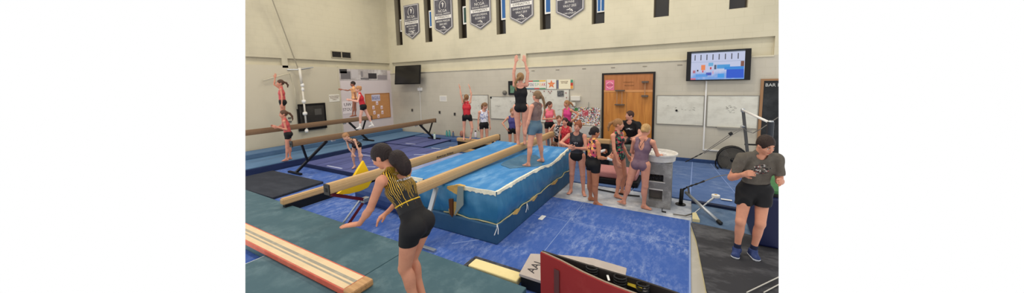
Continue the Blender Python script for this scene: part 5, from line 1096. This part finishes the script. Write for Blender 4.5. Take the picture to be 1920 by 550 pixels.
    for wname, wm, *wo in wear:
        o_ = dict(wo[0]) if wo else {}
        off = o_.get('off', .006)
        if wname in ('leotard', 'tank_top', 'crop_top'):
            minus = list(armhole)+armcut+forearms+[neckscoop(o_.get('neck', .062), o_.get('fwd', .035))]
            if o_.get('back'): minus.append(ell(neckb-sp2*.055*Ht+bk2*.085*s, V(.05, .05, o_['back'])*s, (sd, bk2, sp2)))
            pl = []
            if wname == 'leotard':
                for q in 'LR':
                    hp, kn = legs[q][0], legs[q][1]; lat = hd*(1 if q == 'R' else -1); c0 = hp+legs[q][4]*.085*s+lat*.05*s; minus.append(cone(c0, kn, .088*s, .10*s))
            else: pl.append((pel+sp*(o_.get('hem', .04))*Ht, -sp))
            cloth(wname, T+[dict(p, rb=p['rb']*.9) for p in SH], wm, off, minus, pl, o_.get('wr', 0), grow=.018)
        elif wname == 'shorts':
            u_ = o_.get('len', .4); top = pel+sp*o_.get('top', .075)*Ht
            cloth('shorts', T[:3]+T[8:10], wm, off, [forearms[0], forearms[1], forearms[2], forearms[3]] if not o_.get('keep') else (), [(top, sp)], o_.get('wr', 0), grow=.02+off,
                  cyl=[([LG[q][0]], *legcut(q, u_)) for q in 'LR'])
        elif wname == 'briefs':
            minus = list(forearms)
            for q in 'LR':
                hp, kn = legs[q][0], legs[q][1]; lat = hd*(1 if q == 'R' else -1); minus.append(cone(hp+legs[q][4]*.085*s+lat*.05*s, kn, .088*s, .10*s))
            cloth('briefs', T[:3]+T[8:10], wm, off, minus, [(pel+sp*.05*Ht, sp)], 0, grow=.02)
        elif wname == 't_shirt':
            hem = pel+sp*o_.get('hem', -.01)*Ht
            cyl = []
            for q in 'LR':
                a0, b0 = AR[q][0]['a'], AR[q][0]['b']; d_ = nrm(b0-a0); cyl.append(([dict(AR[q][0])], a0+(b0-a0)*o_.get('sleeve', .62), d_))
            cloth('t_shirt', T+SH, wm, o_.get('off', .016), [neckscoop(.058, .02)]+[ell(hc, V(.075, .095, .12)*k_, (hs, hf, hu))]+forearms[2:], [(hem, -sp)], o_.get('wr', .004), grow=.03, cyl=cyl)
        elif wname == 'waist_band':
            c = pel+sp*o_.get('at', .1)*Ht; nn = nrm(sp+hd*o_.get('skew', 0)); hgt_ = o_.get('h', .008)
            cloth('waist_band', T, wm, off, forearms, [(c+nn*hgt_, nn), (c-nn*hgt_, -nn)], 0, grow=.02)
        elif wname == 'wrist_wrap':
            for q in 'LR':
                if q in o_.get('side', 'LR'):
                    cloth('wrist_wrap', [cone(AR[q][1]['b']-nrm(AR[q][1]['b']-AR[q][1]['a'])*.03, AR[q][1]['b']+(HN[q][1]['b']-AR[q][1]['b'])*.75, .022*s, .022*s)], wm, .003, (), (), 0, grow=.008)
        elif wname == 'print':
            c = chest+sp2*o_.get('u', 0)*Ht+(bk2 if o_.get('back') else -bk2)*.10*s+sd*o_.get('r', 0)
            cloth('shirt_print', [ell(c, V(o_['w'], .09, o_['h'])*s, (sd, bk2, sp2))], wm, off, forearms[2:], (), o_.get('wr', 0), grow=0)
        elif wname == 'sock':
            for q in 'LR':
                kn, an = legs[q][1], legs[q][2]; cloth('sock', FT[q]+[cone(an, an+(kn-an)*o_.get('h', .2), .03*s, .034*s)], wm, .005, (), (), 0, grow=.012)
    if shoes:
        for q in 'LR':
            hp, kn, an, ft, d1, d2 = legs[q]; fs = Ht/1.65; upf = nrm(-d2-ft*(-d2@ft)); pl = [(an+upf*.020*Ht, upf)]
            sh_o = cloth('sneaker', FT[q]+[cone(an, an-upf*.01, .045*fs, .04*fs)], shoes[0], .011, (), pl+[(an-upf*.030*Ht, -upf)], 0, grow=.03)
            so = cloth('shoe_sole', FT[q], shoes[1], .014, (), [(an-upf*.029*Ht, upf)], 0, grow=.03)
    # hair
    style, hcol = hair[0], hair[1]; hm = hairmat(hcol)
    HR = [ell(hc+hu*.022*k_-hf*.014*k_, V(.084, .098, .096)*k_, (hs, hf, hu), .01), ell(hc-hf*.045*k_-hu*.03*k_, V(.066, .055, .06)*k_, (hs, hf, hu), .02)]
    minus = [ell(hc+hf*.093*k_-hu*.030*k_, V(.070, .056, .082)*k_, (hs, hf, hu), .01)]
    tail = []
    pv = pony
    if style in ('ponytail', 'long_ponytail'):
        b0 = hc-hf*.088*k_+hu*.030*k_; pv = pv or [(0, 0, -.05)]; pts = [b0, b0-hf*.022*k_-hu*.005]; 
        q_ = pts[-1]
        for v in pv: q_ = q_+V(*v)*k_; pts.append(q_)
        n = len(pts)
        for i in range(n-1): r0 = (.018, .028, .029, .025, .018, .01)[min(i, 5)]*k_; r1 = (.028, .029, .025, .018, .01, .006)[min(i, 5)]*k_; tail.append(cone(pts[i], pts[i+1], r0, r1, .015))
    elif style == 'bun': c = hc-hf*.088*k_+hu*.052*k_; tail.append(ell(c, V(.042, .036, .042)*k_, (hs, hf, hu), .012)); tail.append(cone(c+hs*.03*k_, c+hs*.02*k_+hu*.03*k_, .014*k_, .01*k_, .01))
    elif style == 'low_bun': tail.append(ell(hc-hf*.10*k_-hu*.03*k_, V(.045, .036, .042)*k_, (hs, hf, hu), .012))
    elif style == 'high_bun': tail.append(ell(hc-hf*.04*k_+hu*.115*k_, V(.036, .036, .032)*k_, (hs, hf, hu), .012))
    elif style == 'bushy':
        c = hc-hf*.11*k_-hu*.01*k_
        for i, v in enumerate(pv or [(0, 0, -.05)]): c = c+V(*v)*k_; tail.append(ell(c, V(.080, .074, .082)*k_*(1-.12*i), (hs, hf, hu), .03))
    HA = HR+tail
    lo = np.min([prim_box(p)[0] for p in HA], 0)-.03; hi = np.max([prim_box(p)[1] for p in HA], 0)+.03
    hf_ = Field(lo, hi, h*.9)
    for p in HR: hf_.add(p)
    sl, x, y, z = hf_.win(lo-1, hi+1)
    low = -.055 if style != 'short' else -.04
    hf_.F = np.maximum(hf_.F, -prim_d(minus[0], x, y, z).astype(np.float32)); hf_.F = np.maximum(hf_.F, (-((x-hc[0])*hu[0]+(y-hc[1])*hu[1]+(z-hc[2])*hu[2])+low*k_).astype(np.float32))
    for sg in (-1, 1): hf_.F = np.maximum(hf_.F, -prim_d(ell(hc-hu*.028*k_+hs*sg*.085*k_+hf*.008*k_, V(.03, .030, .032)*k_, (hs, hf, hu)), x, y, z).astype(np.float32))
    for p in tail: hf_.add(p)
    hf_.F = hf_.F+(.0022*np.sin(x*260+np.sin(z*60))*np.sin(y*240+z*30)).astype(np.float32)*k_
    V2, Q2 = skin_surface(hf_.F, hf_.g0, h*.9); mesh_from('hair', V2, Q2, hm, t, 1)
    if style in ('ponytail', 'long_ponytail'):
        bm = B(); bmesh.ops.create_uvsphere(bm, u_segments=12, v_segments=8, radius=.026*k_); bmesh.ops.translate(bm, verts=bm.verts, vec=Vector(hc-hf*.103*k_+hu*.030*k_)); bmesh.ops.scale(bm, verts=bm.verts, vec=(1, 1, 1))
        me = bpy.data.meshes.new('hair_tie'); bm.to_mesh(me); bm.free(); me.materials.append(DARK); o = bpy.data.objects.new('hair_tie', me); C.objects.link(o); o.parent = t
    J = dict(t=t, pel=pel, waist=waist, chest=chest, neckb=neckb, sp=sp, sp2=sp2, hd=hd, sd=sd, bk=bk2, hc=hc, hf=hf, hu=hu, k=k_, shL=shL, shR=shR, legs=legs, s=s, Ht=Ht)
    PEOPLE.append((label, J, HN))
    return J

BLK = mat('cloth_black', (20, 19, 22), .7); 
def pat(name, cs, scale=24, rough=.6, stretch=(1, 1, 1)):
    m = mat(name, cs[0], rough); nt = m.node_tree; b = nt.nodes['Principled BSDF']; tc = nt.nodes.new('ShaderNodeTexCoord'); mp = nt.nodes.new('ShaderNodeMapping'); mp.inputs['Scale'].default_value = stretch
    v = nt.nodes.new('ShaderNodeTexVoronoi'); v.inputs['Scale'].default_value = scale; nt.links.new(tc.outputs['Object'], mp.inputs[0]); nt.links.new(mp.outputs[0], v.inputs[0])
    r = nt.nodes.new('ShaderNodeValToRGB'); r.color_ramp.interpolation = 'CONSTANT'; e = r.color_ramp.elements; e[0].color = (*lin(cs[0]), 1); e[1].position = 1/len(cs); e[1].color = (*lin(cs[1]), 1)
    for i in range(2, len(cs)): q = e.new(i/len(cs)); q.color = (*lin(cs[i]), 1)
    sp_ = nt.nodes.new('ShaderNodeSeparateColor'); nt.links.new(v.outputs['Color'], sp_.inputs[0]); nt.links.new(sp_.outputs[0], r.inputs[0]); nt.links.new(r.outputs[0], b.inputs['Base Color']); return m
RED_L = mat('leotard_red', (196, 40, 52), .5); CORAL = mat('leotard_coral', (196, 84, 84), .5); MAG = mat('top_magenta', (206, 62, 128), .5); PINK = mat('top_pink', (234, 112, 132), .5)
FLORAL = pat('floral_leotard', [(24, 26, 30), (24, 26, 30), (150, 40, 70), (60, 120, 90), (28, 28, 34), (200, 90, 90), (30, 60, 60)], 26)
WB = pat('white_blue_top', [(214, 214, 226), (214, 214, 226), (120, 132, 178), (226, 224, 232)], 30); BWP = pat('black_white_top', [(214, 210, 210), (40, 38, 44), (214, 210, 210), (60, 56, 62)], 28)
PURT = mat('top_purple', (70, 66, 128), .5); MAUVE = mat('leotard_mauve', (118, 92, 106), .55, chalk=(150, 124, 134), amt=.4, scale=8); TAUPE = mat('tank_taupe', (120, 98, 94), .7, chalk=(150, 126, 118), amt=.6, scale=12)
BGREY = mat('shorts_blue_grey', (88, 114, 132), .8); PATC = pat('sunset_top', [(226, 110, 90), (244, 180, 90), (214, 80, 110), (60, 40, 60), (230, 140, 120)], 22)
BGOLD = pat('black_gold', [(30, 26, 26), (176, 140, 110), (30, 26, 26), (150, 110, 84), (40, 34, 34)], 30); CHAR = mat('leotard_charcoal', (44, 46, 54), .5); PEACH = mat('shirt_peach', (232, 170, 120), .7)

# --- far left: girls on and below the brown beams
person(541, 301, .225, 'girl in coral top and black shorts standing on the blue platform, curly ponytail', Ht=1.50, face=-100, child=.6, h=.009, skin=(206, 142, 118), hair=('ponytail', (84, 58, 44)), pony=[(.05, 0, -.03), (.05, 0, -.08), (.01, 0, -.08), (-.01, 0, -.06)],
       spine=(-.10, 0, 1), head=(-1, -.2, -.05), aL=((.15, -.1, -1), (-.75, -.25, .35)), aR=((-.2, .2, -1), (-.8, 0, .3)), L=((-.10, 0, -1), (-.12, 0, -1)), R=((-.02, 0, -1), (-.04, 0, -1)), wear=[('tank_top', CORAL, dict(hem=.03)), ('shorts', BLK, dict(len=.36))])
person(532, 237, 1.2, 'girl in coral top on the farthest left brown beam, one arm raised', Ht=1.42, face=-95, child=.6, h=.009, skin=(200, 136, 112), hair=('ponytail', (76, 52, 40)), pony=[(.05, 0, -.02), (.04, 0, -.07), (-.01, 0, -.07)],
       head=(-1, -.25, .0), aL=((.05, -.3, -1), (-.1, -.1, -1)), aR=((-.75, .1, .7), (.18, 0, 1)), hR='flat', L=((-.08, 0, -1), (-.05, 0, -1)), R=((.0, 0, -1), (-.04, 0, -1)), wear=[('tank_top', CORAL, dict(hem=.03)), ('shorts', BLK, dict(len=.3))])
person(664, 219, 1.2, 'dark-haired child in peach shirt behind the red-clad girl, arm stretched out to the wall', Ht=1.36, face=-95, child=.6, h=.01, skin=(160, 104, 84), hair=('short', (40, 28, 26)),
       head=(-1, 0, -.05), spine=(.0, 0, 1), aL=((.2, 0, -1), (0, 0, -1)), aR=((-.9, .1, -.25), (-1, 0, .2)), hR='flat', L=((-.15, 0, -1), (-.15, 0, -1)), R=((.0, 0, -1), (-.05, 0, -1)), wear=[('t_shirt', PEACH, dict(hem=-.02)), ('shorts', mat('shorts_tan', (210, 160, 130), .7), dict(len=.5))])
person(687, 241, 1.0, 'blonde girl in red leotard and white socks walking along the long brown beam', Ht=1.40, face=-98, child=.6, h=.009, skin=(224, 170, 150), hair=('bun', (170, 122, 82)),
       head=(-1, -.1, -.15), spine=(-.16, 0, 1), aL=((-.25, -.35, -.85), (-.75, -.2, .25)), aR=((-.35, .3, -.7), (-.8, .3, .15)), L=((-.26, 0, -1), (-.10, 0, -1)), R=((.38, 0, -1), (.34, 0, -1)), wear=[('tank_top', RED_L, dict(hem=.03)), ('shorts', BLK, dict(len=.32)), ('sock', WHITE, dict(h=.3))])
person(672, 316, .145, 'child in black and gold leotard bending forward on the purple mat, arms reaching down', Ht=1.25, face=-40, child=.7, h=.009, skin=(216, 166, 142), hair=('bun', (158, 116, 80)),
       spine=(-.35, -.75, .75), spine2=(-.5, -.8, .4), head=(-.65, -.55, -.55), headup=(-.5, 0, .8), aL=((.25, -.3, -1), (.40, -.2, -.9)), aR=((.15, -.2, -1), (.55, -.2, -1)), L=((.0, -.1, -1), (.08, .05, -1)), R=((-.22, -.1, -1), (.12, .1, -1)),
       wear=[('leotard', BGOLD), ('shorts', BLK, dict(len=.2))])

# --- middle distance
person(876, 264, .50, 'girl in red top on the low beam, both arms raised, back turned', Ht=1.54, face=165, child=.4, h=.009, skin=(222, 162, 138), hair=('ponytail', (126, 92, 62)), pony=[(-.04, -.02, -.06), (-.02, 0, -.07), (0, 0, -.05)],
       shoulder_up=1, aL=((-.22, 0, 1), (-.10, .05, 1), (-.25, 0, 1)), aR=((.20, 0, 1), (-.16, .05, 1), (-.35, 0, 1)), hL='flat', hR='flat', L=((-.06, .05, -1), (-.05, -.05, -1)), R=((.18, -.12, -1), (-.20, .1, -1)), wear=[('tank_top', RED_L, dict(hem=.03)), ('shorts', BLK, dict(len=.42))])
person(909, 280, .17, 'girl in white and blue patterned top, looking down behind the tan beam end', Ht=1.60, face=25, child=.2, h=.009, skin=(214, 156, 132), hair=('long_ponytail', (122, 90, 62)), pony=[(-.03, 0, -.06), (.0, 0, -.08), (0, 0, -.07)],
       head=(.75, -.5, -.35), aL=((.12, 0, -1), (.1, -.1, -1)), aR=((-.15, 0, -1), (-.05, -.1, -1)), wear=[('tank_top', WB, dict(hem=.05)), ('shorts', BLK, dict(len=.34))])
person(962, 288, .04, 'girl in purple top with hand on hip, half hidden by the woman on the beam', Ht=1.52, face=5, child=.2, h=.009, skin=(214, 154, 128), hair=('bun', (140, 100, 70)),
       head=(.1, -1, -.2), aR=((-.75, 0, -.75), (.55, -.35, -.75)), aL=((.5, 0, -.8), (-.3, -.4, -.6)), wear=[('tank_top', PURT, dict(hem=.02)), ('shorts', BLK, dict(len=.34))])
person(978, 272, .93, 'woman in black leotard standing on the tan beam with both arms stretched overhead', Ht=1.70, face=176, h=.008, skin=(216, 156, 134), hair=('long_ponytail', (136, 104, 68)), pony=[(-.05, -.02, -.04), (-.05, 0, -.08), (.0, 0, -.10), (.01, 0, -.08)],
       shoulder_up=1, head=(.1, 1, .1), aL=((-.05, 0, 1), (.21, 0, 1), (.12, 0, 1)), aR=((.12, 0, 1), (-.26, 0, 1), (-.15, 0, 1)), hL='flat', hR='flat', pnL=(0, 1, 0), pnR=(0, 1, 0), L=((.05, 0, -1), (-.0, 0, -1)), R=((-.05, 0, -1), (.0, 0, -1)), wear=[('leotard', BLK, dict(neck=.085, fwd=-.03))])
person(1004, 309, .67, 'woman in taupe tank top and blue-grey shorts standing on the landing mat beside the beam', Ht=1.58, face=-125, h=.008, skin=(220, 156, 130), hair=('long_ponytail', (122, 96, 70)), pony=[(.03, 0, -.05), (.03, 0, -.10), (.01, 0, -.12), (.0, 0, -.10), (-.01, 0, -.08)],
       head=(-.8, .6, .15), spine=(.07, 0, 1), aL=((-.22, -.1, -1), (-.28, .1, -1)), aR=((-.3, .4, -.9), (-.4, .3, -.8)), L=((-.15, -.12, -1), (-.10, -.05, -1)), R=((.12, .2, -1), (.12, .15, -1)), wear=[('tank_top', TAUPE, dict(hem=.02, off=.010)), ('shorts', BGREY, dict(len=.42, off=.012, top=.09, keep=1))])
# girls by the wall
a_ = P(1030, 250, Y=8.95)
person(0, 0, .3, 'girl in pink top with folded arms standing before the large whiteboard', Ht=1.50, loc=(a_.x, 8.95, .30), face=25, child=.2, h=.009, skin=(206, 142, 118), hair=('ponytail', (72, 48, 38)), pony=[(-.03, 0, -.06), (-.01, 0, -.07)],
       head=(.8, -.5, -.1), aR=((-.25, -.1, -1), (.85, -.45, .1)), aL=((.3, -.1, -1), (-.85, -.4, .0)), wear=[('tank_top', PINK, dict(hem=.04, neck=.05)), ('shorts', BLK, dict(len=.36))])
a_ = P(1064, 250, Y=9.1)
person(0, 0, .3, 'girl in magenta top with hand on hip, elbow out, left of the photo collage', Ht=1.50, loc=(a_.x, 9.1, .33), face=-40, child=.2, h=.009, skin=(204, 140, 112), hair=('ponytail', (150, 108, 70)), pony=[(.05, 0, -.03), (.05, 0, -.07)],
       head=(-.9, -.4, -.1), aL=((.85, -.1, -.45), (-.6, -.3, -.6)), aR=((-.15, 0, -1), (-.3, -.4, -.6)), wear=[('tank_top', MAG, dict(hem=.03, neck=.05)), ('shorts', BLK, dict(len=.4))])
a_ = P(1048, 250, Y=8.55)
person(0, 0, .3, 'small girl in black and white top with hand on hip beside the red-clad child', Ht=1.36, loc=(a_.x, 8.55, .04), face=5, child=.8, h=.009, skin=(212, 152, 128), hair=('bun', (110, 76, 54)),
       head=(.2, -1, 0), aR=((-.7, 0, -.8), (.6, -.35, -.6)), aL=((.25, 0, -1), (.05, -.2, -1)), wear=[('tank_top', BWP, dict(hem=.03, neck=.05)), ('shorts', BLK, dict(len=.5))])
a_ = P(1060, 250, Y=8.1)
person(0, 0, .3, 'small girl in red leotard with dark ponytail looking aside behind the charcoal-clad woman', Ht=1.36, loc=(a_.x, 8.1, .04), face=15, child=.8, h=.009, skin=(214, 152, 128), hair=('ponytail', (50, 36, 34)), pony=[(.05, .0, -.04), (.02, 0, -.08), (0, 0, -.06)],
       head=(-.35, -.9, -.1), aR=((-.15, 0, -1), (.0, -.2, -1)), aL=((.35, 0, -1), (.0, -.3, -1)), wear=[('leotard', pat('red_spangle', [(190, 40, 50), (210, 70, 76), (170, 30, 44)], 40), dict(neck=.05))])
a_ = P(1040, 270, Y=7.7)
person(0, 0, .3, 'child sitting on the floor behind the landing mat with brown hair, mostly hidden', Ht=1.3, loc=(a_.x, 7.7, .10), face=20, child=.8, h=.011, anchor='seat', skin=(206, 146, 122), hair=('bushy', (96, 66, 50)),
       head=(-.4, -.8, -.3), L=((.3, -.8, .5), (.1, -.3, -1)), R=((-.4, -.8, .5), (-.1, -.3, -1)), aL=((.3, -.4, -.8), (-.2, -.9, .1)), aR=((-.3, -.4, -.8), (.2, -.9, .1)), wear=[('leotard', PURT)])

# --- the group by the chalk stand
LOGO = pat('white_logo', [(44, 46, 54), (206, 206, 206), (44, 46, 54), (190, 190, 190)], 60)
LOGO2 = pat('white_lettering', [(24, 24, 26), (196, 196, 200), (24, 24, 26)], 70, stretch=(1, 1, 2))
J1 = person(1082, 364, .0, 'woman in charcoal racerback leotard with auburn hair, wringing her hands beside the landing mat', Ht=1.60, face=-15, h=.008, skin=(214, 152, 128), hair=('high_bun', (132, 74, 50)),
       spine=(-.02, 0, 1), head=(-.3, -.95, -.15), headup=(.28, 0, 1), aR=((-.60, -.5, -.5), (.62, -.45, -.12)), aL=((.10, -.35, -.9), (-.88, -.40, .14)), hR='curl', hL='relax', L=((.06, 0, -1), (.05, .02, -1)), R=((-.04, -.02, -1), (-.06, .08, -1)),
       fL=(.2, -1, 0), fR=(-.45, -1, 0), wear=[('leotard', CHAR, dict(neck=.055)), ('briefs', BLK, dict(off=.009)), ('print', LOGO, dict(w=.05, h=.03, u=-.01, off=.0085))])
J2 = person(1112, 381, .0, 'dark-haired tanned woman in sunset-patterned top and black shorts with white grips', Ht=1.54, face=120, h=.008, g=1.08, skin=(186, 122, 88), hair=('low_bun', (28, 20, 22)),
       head=(.9, .35, -.1), spine=(.02, 0, 1), aR=((.08, -.35, -1), (.62, .45, -.15)), aL=((.1, .1, -1), (.75, .3, .1)), hR='curl', hL='curl', L=((-.02, .1, -1), (.02, .05, -1)), R=((.0, -.03, -1), (.03, 0, -1)), fL=(1, .1, 0), fR=(1, -.1, 0),
       wear=[('tank_top', PATC, dict(hem=.0, neck=.06, back=.05)), ('shorts', BLK, dict(len=.4, off=.008, top=.10)), ('wrist_wrap', WHITE)])
J3 = person(1161, 368, .0, 'blonde ponytailed woman in floral black leotard standing left of the mauve-clad woman', Ht=1.66, face=62, h=.008, skin=(216, 152, 124), hair=('ponytail', (146, 106, 68)), pony=[(-.06, 0, -.03), (-.03, 0, -.07), (.0, 0, -.07)],
       head=(.95, -.1, -.1), spine=(-.05, 0, 1), aR=((.10, -.25, -1), (.30, -.1, -1)), aL=((.1, .3, -1), (.4, .2, -.8)), L=((.20, .05, -1), (-.10, .12, -1)), R=((.24, -.05, -1), (-.18, .05, -1)), fL=(.9, -.3, 0), fR=(.9, -.4, 0),
       wear=[('leotard', FLORAL, dict(neck=.05))])
a_ = P(1188, 268, Y=8.72)
J4 = person(0, 0, .7, 'man in black t-shirt sitting on the grey padded block before the oak doors', Ht=1.76, loc=(a_.x, 8.78, .70), face=-25, h=.009, man=True, anchor='seat', skin=(212, 154, 132), hair=('short', (66, 42, 34)), g=1.1,
       spine=(-.22, -.35, 1), head=(-.85, -.5, 0), aR=((-.30, -.35, -.85), (-.1, -.9, -.2)), aL=((.2, -.4, -.9), (-.45, -.8, -.1)), L=((-.15, -1, .0), (-.1, -.1, -1)), R=((-.75, -.9, -.02), (-.50, -.3, -1)), fL=(-.3, -1, 0), fR=(-.8, -1, 0),
       wear=[('t_shirt', BLK, dict(off=.018, sleeve=.8)), ('print', LOGO2, dict(w=.09, h=.022, u=.02, off=.0205, wr=.004)), ('shorts', mat('shorts_grey', (70, 72, 76), .8), dict(len=.6, off=.02))])
J5 = person(1188, 389, .0, 'blonde woman in mauve leotard with thin straps, back turned, at the chalk stand', Ht=1.62, face=158, h=.008, g=1.02, skin=(212, 148, 122), hair=('low_bun', (176, 140, 92)),
       head=(.45, .85, -.35), spine=(.10, 0, 1), aR=((.30, .25, -.85), (.32, .9, -.30)), aL=((-.15, .35, -.9), (.55, .7, -.3)), L=((-.26, -.08, -1), (-.24, .0, -1)), R=((.0, -.02, -1), (-.03, .03, -1)), fL=(-.7, .55, 0), fR=(.9, -.2, 0),
       wear=[('leotard', MAUVE, dict(neck=.075, back=.11, fwd=.0))])
# thin straps crossing the open back
for sg in (-1, 1):
    bm = B(); a = J5['neckb']+J5['sd']*sg*.05+J5['bk']*.035-J5['sp2']*.0; b = J5['chest']+J5['bk']*.105+J5['sp2']*.01; tube(bm, [a+J5['bk']*.02, (a+b)/2+J5['bk']*.035, b], .004, 6)
    me = bpy.data.meshes.new('strap'); bm.to_mesh(me); bm.free(); me.materials.append(mat('strap_dark', (60, 44, 52), .6)); o = bpy.data.objects.new('strap', me); C.objects.link(o); o.parent = J5['t']

# --- the man on the black mat
TEE = mat('tee_grey', (92, 86, 78), .9, chalk=(114, 108, 100), amt=.6, scale=14, detail=6)
PRT = pat('shirt_graphic', [(92, 86, 78), (186, 182, 176), (34, 32, 34), (92, 86, 78), (92, 86, 78), (34, 30, 32), (126, 70, 66)], 52, stretch=(1, 1, 1.8))
SHOE = (mat('sneaker_blue', (40, 56, 104), .7, chalk=(90, 104, 150), amt=.5, scale=24), mat('sole_white', (206, 208, 214), .6))
J6 = person(1396, 480, .106, 'man in grey printed t-shirt, black shorts and blue sneakers leaning on the navy block', Ht=1.70, face=27, h=.007, man=True, g=.97, skin=(206, 144, 116), hair=('short', (46, 32, 26)), shoes=SHOE,
       spine=(.03, -.12, 1), spine2=(.10, -.35, 1), head=(.60, -.70, -.50), headup=(.15, -.3, 1), aR=((-.34, -.05, -.95), (.50, -.70, .42)), aL=((.12, .0, -.95), (-.02, -.9, .25)), hR='curl', hL='relax',
       L=((-.02, -.50, -1), (-.14, .05, -1)), R=((-.10, -.50, -1), (-.05, .05, -1)), fL=(.5, -1, 0), fR=(-.1, -1, 0), wear=[('t_shirt', TEE, dict(off=.017, sleeve=.72, hem=-.015, wr=.004)), ('shorts', BLK, dict(len=.72, off=.024, wr=.003, keep=1)), ('print', PRT, dict(w=.11, h=.06, u=.02, r=.01, off=.0195, wr=.004)), ('sock', mat('sock_navy', (34, 40, 66), .8), dict(h=.16))])

# --- the gymnast in the foreground
def drip_mat():
    m = mat('drip_leotard', (18, 17, 20), .45); nt = m.node_tree; b = nt.nodes['Principled BSDF']; return m, nt, b
DRIP, nt, b_ = drip_mat(); LOGO3 = pat('pale_lettering', [(196, 190, 196), (120, 110, 90), (206, 200, 206)], 80)
J7 = person(0, 0, .12, 'foreground gymnast in black leotard with yellow drips, leaning forward over the teal mat', Ht=1.83, loc=tuple(P(790, 586, z=.12)), face=-128, h=.006, skin=(206, 142, 112), hair=('bushy', (36, 25, 24)), pony=[(.05, -.07, -.06), (.045, -.02, -.05), (.01, 0, -.05)], tl=1.1,
       spine=(-.40, .50, 1), spine2=(-.48, .58, 1), head=(-.78, .35, -.50), headup=(-.46, .2, .95), aL=((-.36, .15, -.85), (-.44, .45, -.66), (-1, .15, -.05)), aR=((-.1, .35, -.9), (-.50, -.15, -.45), (-.8, -.1, -.5)), hL='flat', hR='relax', pnL=(0, 0, -1), pnR=(0, 0, -1),
       L=((-.18, .25, -1), (.25, -.20, -1)), R=((-.36, .12, -1), (.26, -.25, -1)), wear=[('leotard', DRIP, dict(neck=.065, back=.045, off=.005)), ('shorts', BLK, dict(len=.44, off=.007, top=.085)), ('print', LOGO3, dict(w=.10, h=.014, u=.035, back=1, off=.008)), ('waist_band', mat('band_yellow', (220, 176, 40), .6), dict(at=.13, off=.009, h=.007))])
tc = nt.nodes.new('ShaderNodeTexCoord')
def dot(v, c0):   # coordinate along v, zero at c0 (object space)
    n = nt.nodes.new('ShaderNodeVectorMath'); n.operation = 'SUBTRACT'; nt.links.new(tc.outputs['Object'], n.inputs[0]); n.inputs[1].default_value = tuple(c0)
    d = nt.nodes.new('ShaderNodeVectorMath'); d.operation = 'DOT_PRODUCT'; nt.links.new(n.outputs[0], d.inputs[0]); d.inputs[1].default_value = tuple(v); return d.outputs['Value']
upv = nrm(J7['sp']+J7['sp2']); S0 = dot(np.cross(upv, J7['bk']), J7['waist']); B0 = dot(J7['bk'], J7['waist']); T_ = dot(upv, J7['waist']); 
def math_(op, a, b=None, c=None):
    n = nt.nodes.new('ShaderNodeMath'); n.operation = op
    for i, v in enumerate((a, b, c)):
        if v is None: continue
        if isinstance(v, (int, float)): n.inputs[i].default_value = v
        else: nt.links.new(v, n.inputs[i])
    return n.outputs[0]
S_ = math_('MULTIPLY', math_('ARCTAN2', S0, B0), .115); cb = nt.nodes.new('ShaderNodeCombineXYZ')
wob = nt.nodes.new('ShaderNodeTexNoise'); wob.inputs['Scale'].default_value = 18; nt.links.new(tc.outputs['Object'], wob.inputs[0])
sw = math_('MULTIPLY_ADD', wob.outputs[0], .02, S_); col = math_('MULTIPLY', sw, 74)
nt.links.new(math_('FLOOR', col), cb.inputs[0]); wn = nt.nodes.new('ShaderNodeTexWhiteNoise'); wn.noise_dimensions = '3D'; nt.links.new(cb.outputs[0], wn.inputs['Vector'])
lenv = math_('MULTIPLY_ADD', wn.outputs['Value'], -.19, .17)              # each drip ends at its own height above the waist
inl = math_('GREATER_THAN', T_, lenv); fr_ = math_('ABSOLUTE', math_('SUBTRACT', math_('FRACT', col), .5)); thin = math_('LESS_THAN', fr_, math_('MULTIPLY_ADD', math_('SUBTRACT', T_, lenv), .40, .10))
mask = math_('MULTIPLY', inl, thin)
mx = nt.nodes.new('ShaderNodeMix'); mx.data_type = 'RGBA'; nt.links.new(mask, mx.inputs['Factor']); mx.inputs['A'].default_value = (*lin((18, 17, 20)), 1); mx.inputs['B'].default_value = (*lin((214, 168, 48)), 1); nt.links.new(mx.outputs['Result'], b_.inputs['Base Color'])

for o in list(bpy.data.objects):
    if o.parent is None and o.name.split('.')[0] in ('balance_beam', 'floor_beam', 'floor_platform', 'floor_mat', 'floor_fan', 'floor_strip', 'floor_cable', 'floor_cord', 'wall_mat', 'wall_pipe', 'wall_television', 'wall_monitor', 'wall_outlet', 'wall_slot', 'wall_switch', 'wall_ledge', 'wall_speaker', 'floor_socket', 'door_notice', 'landing_mat'): o['kind'] = 'thing'
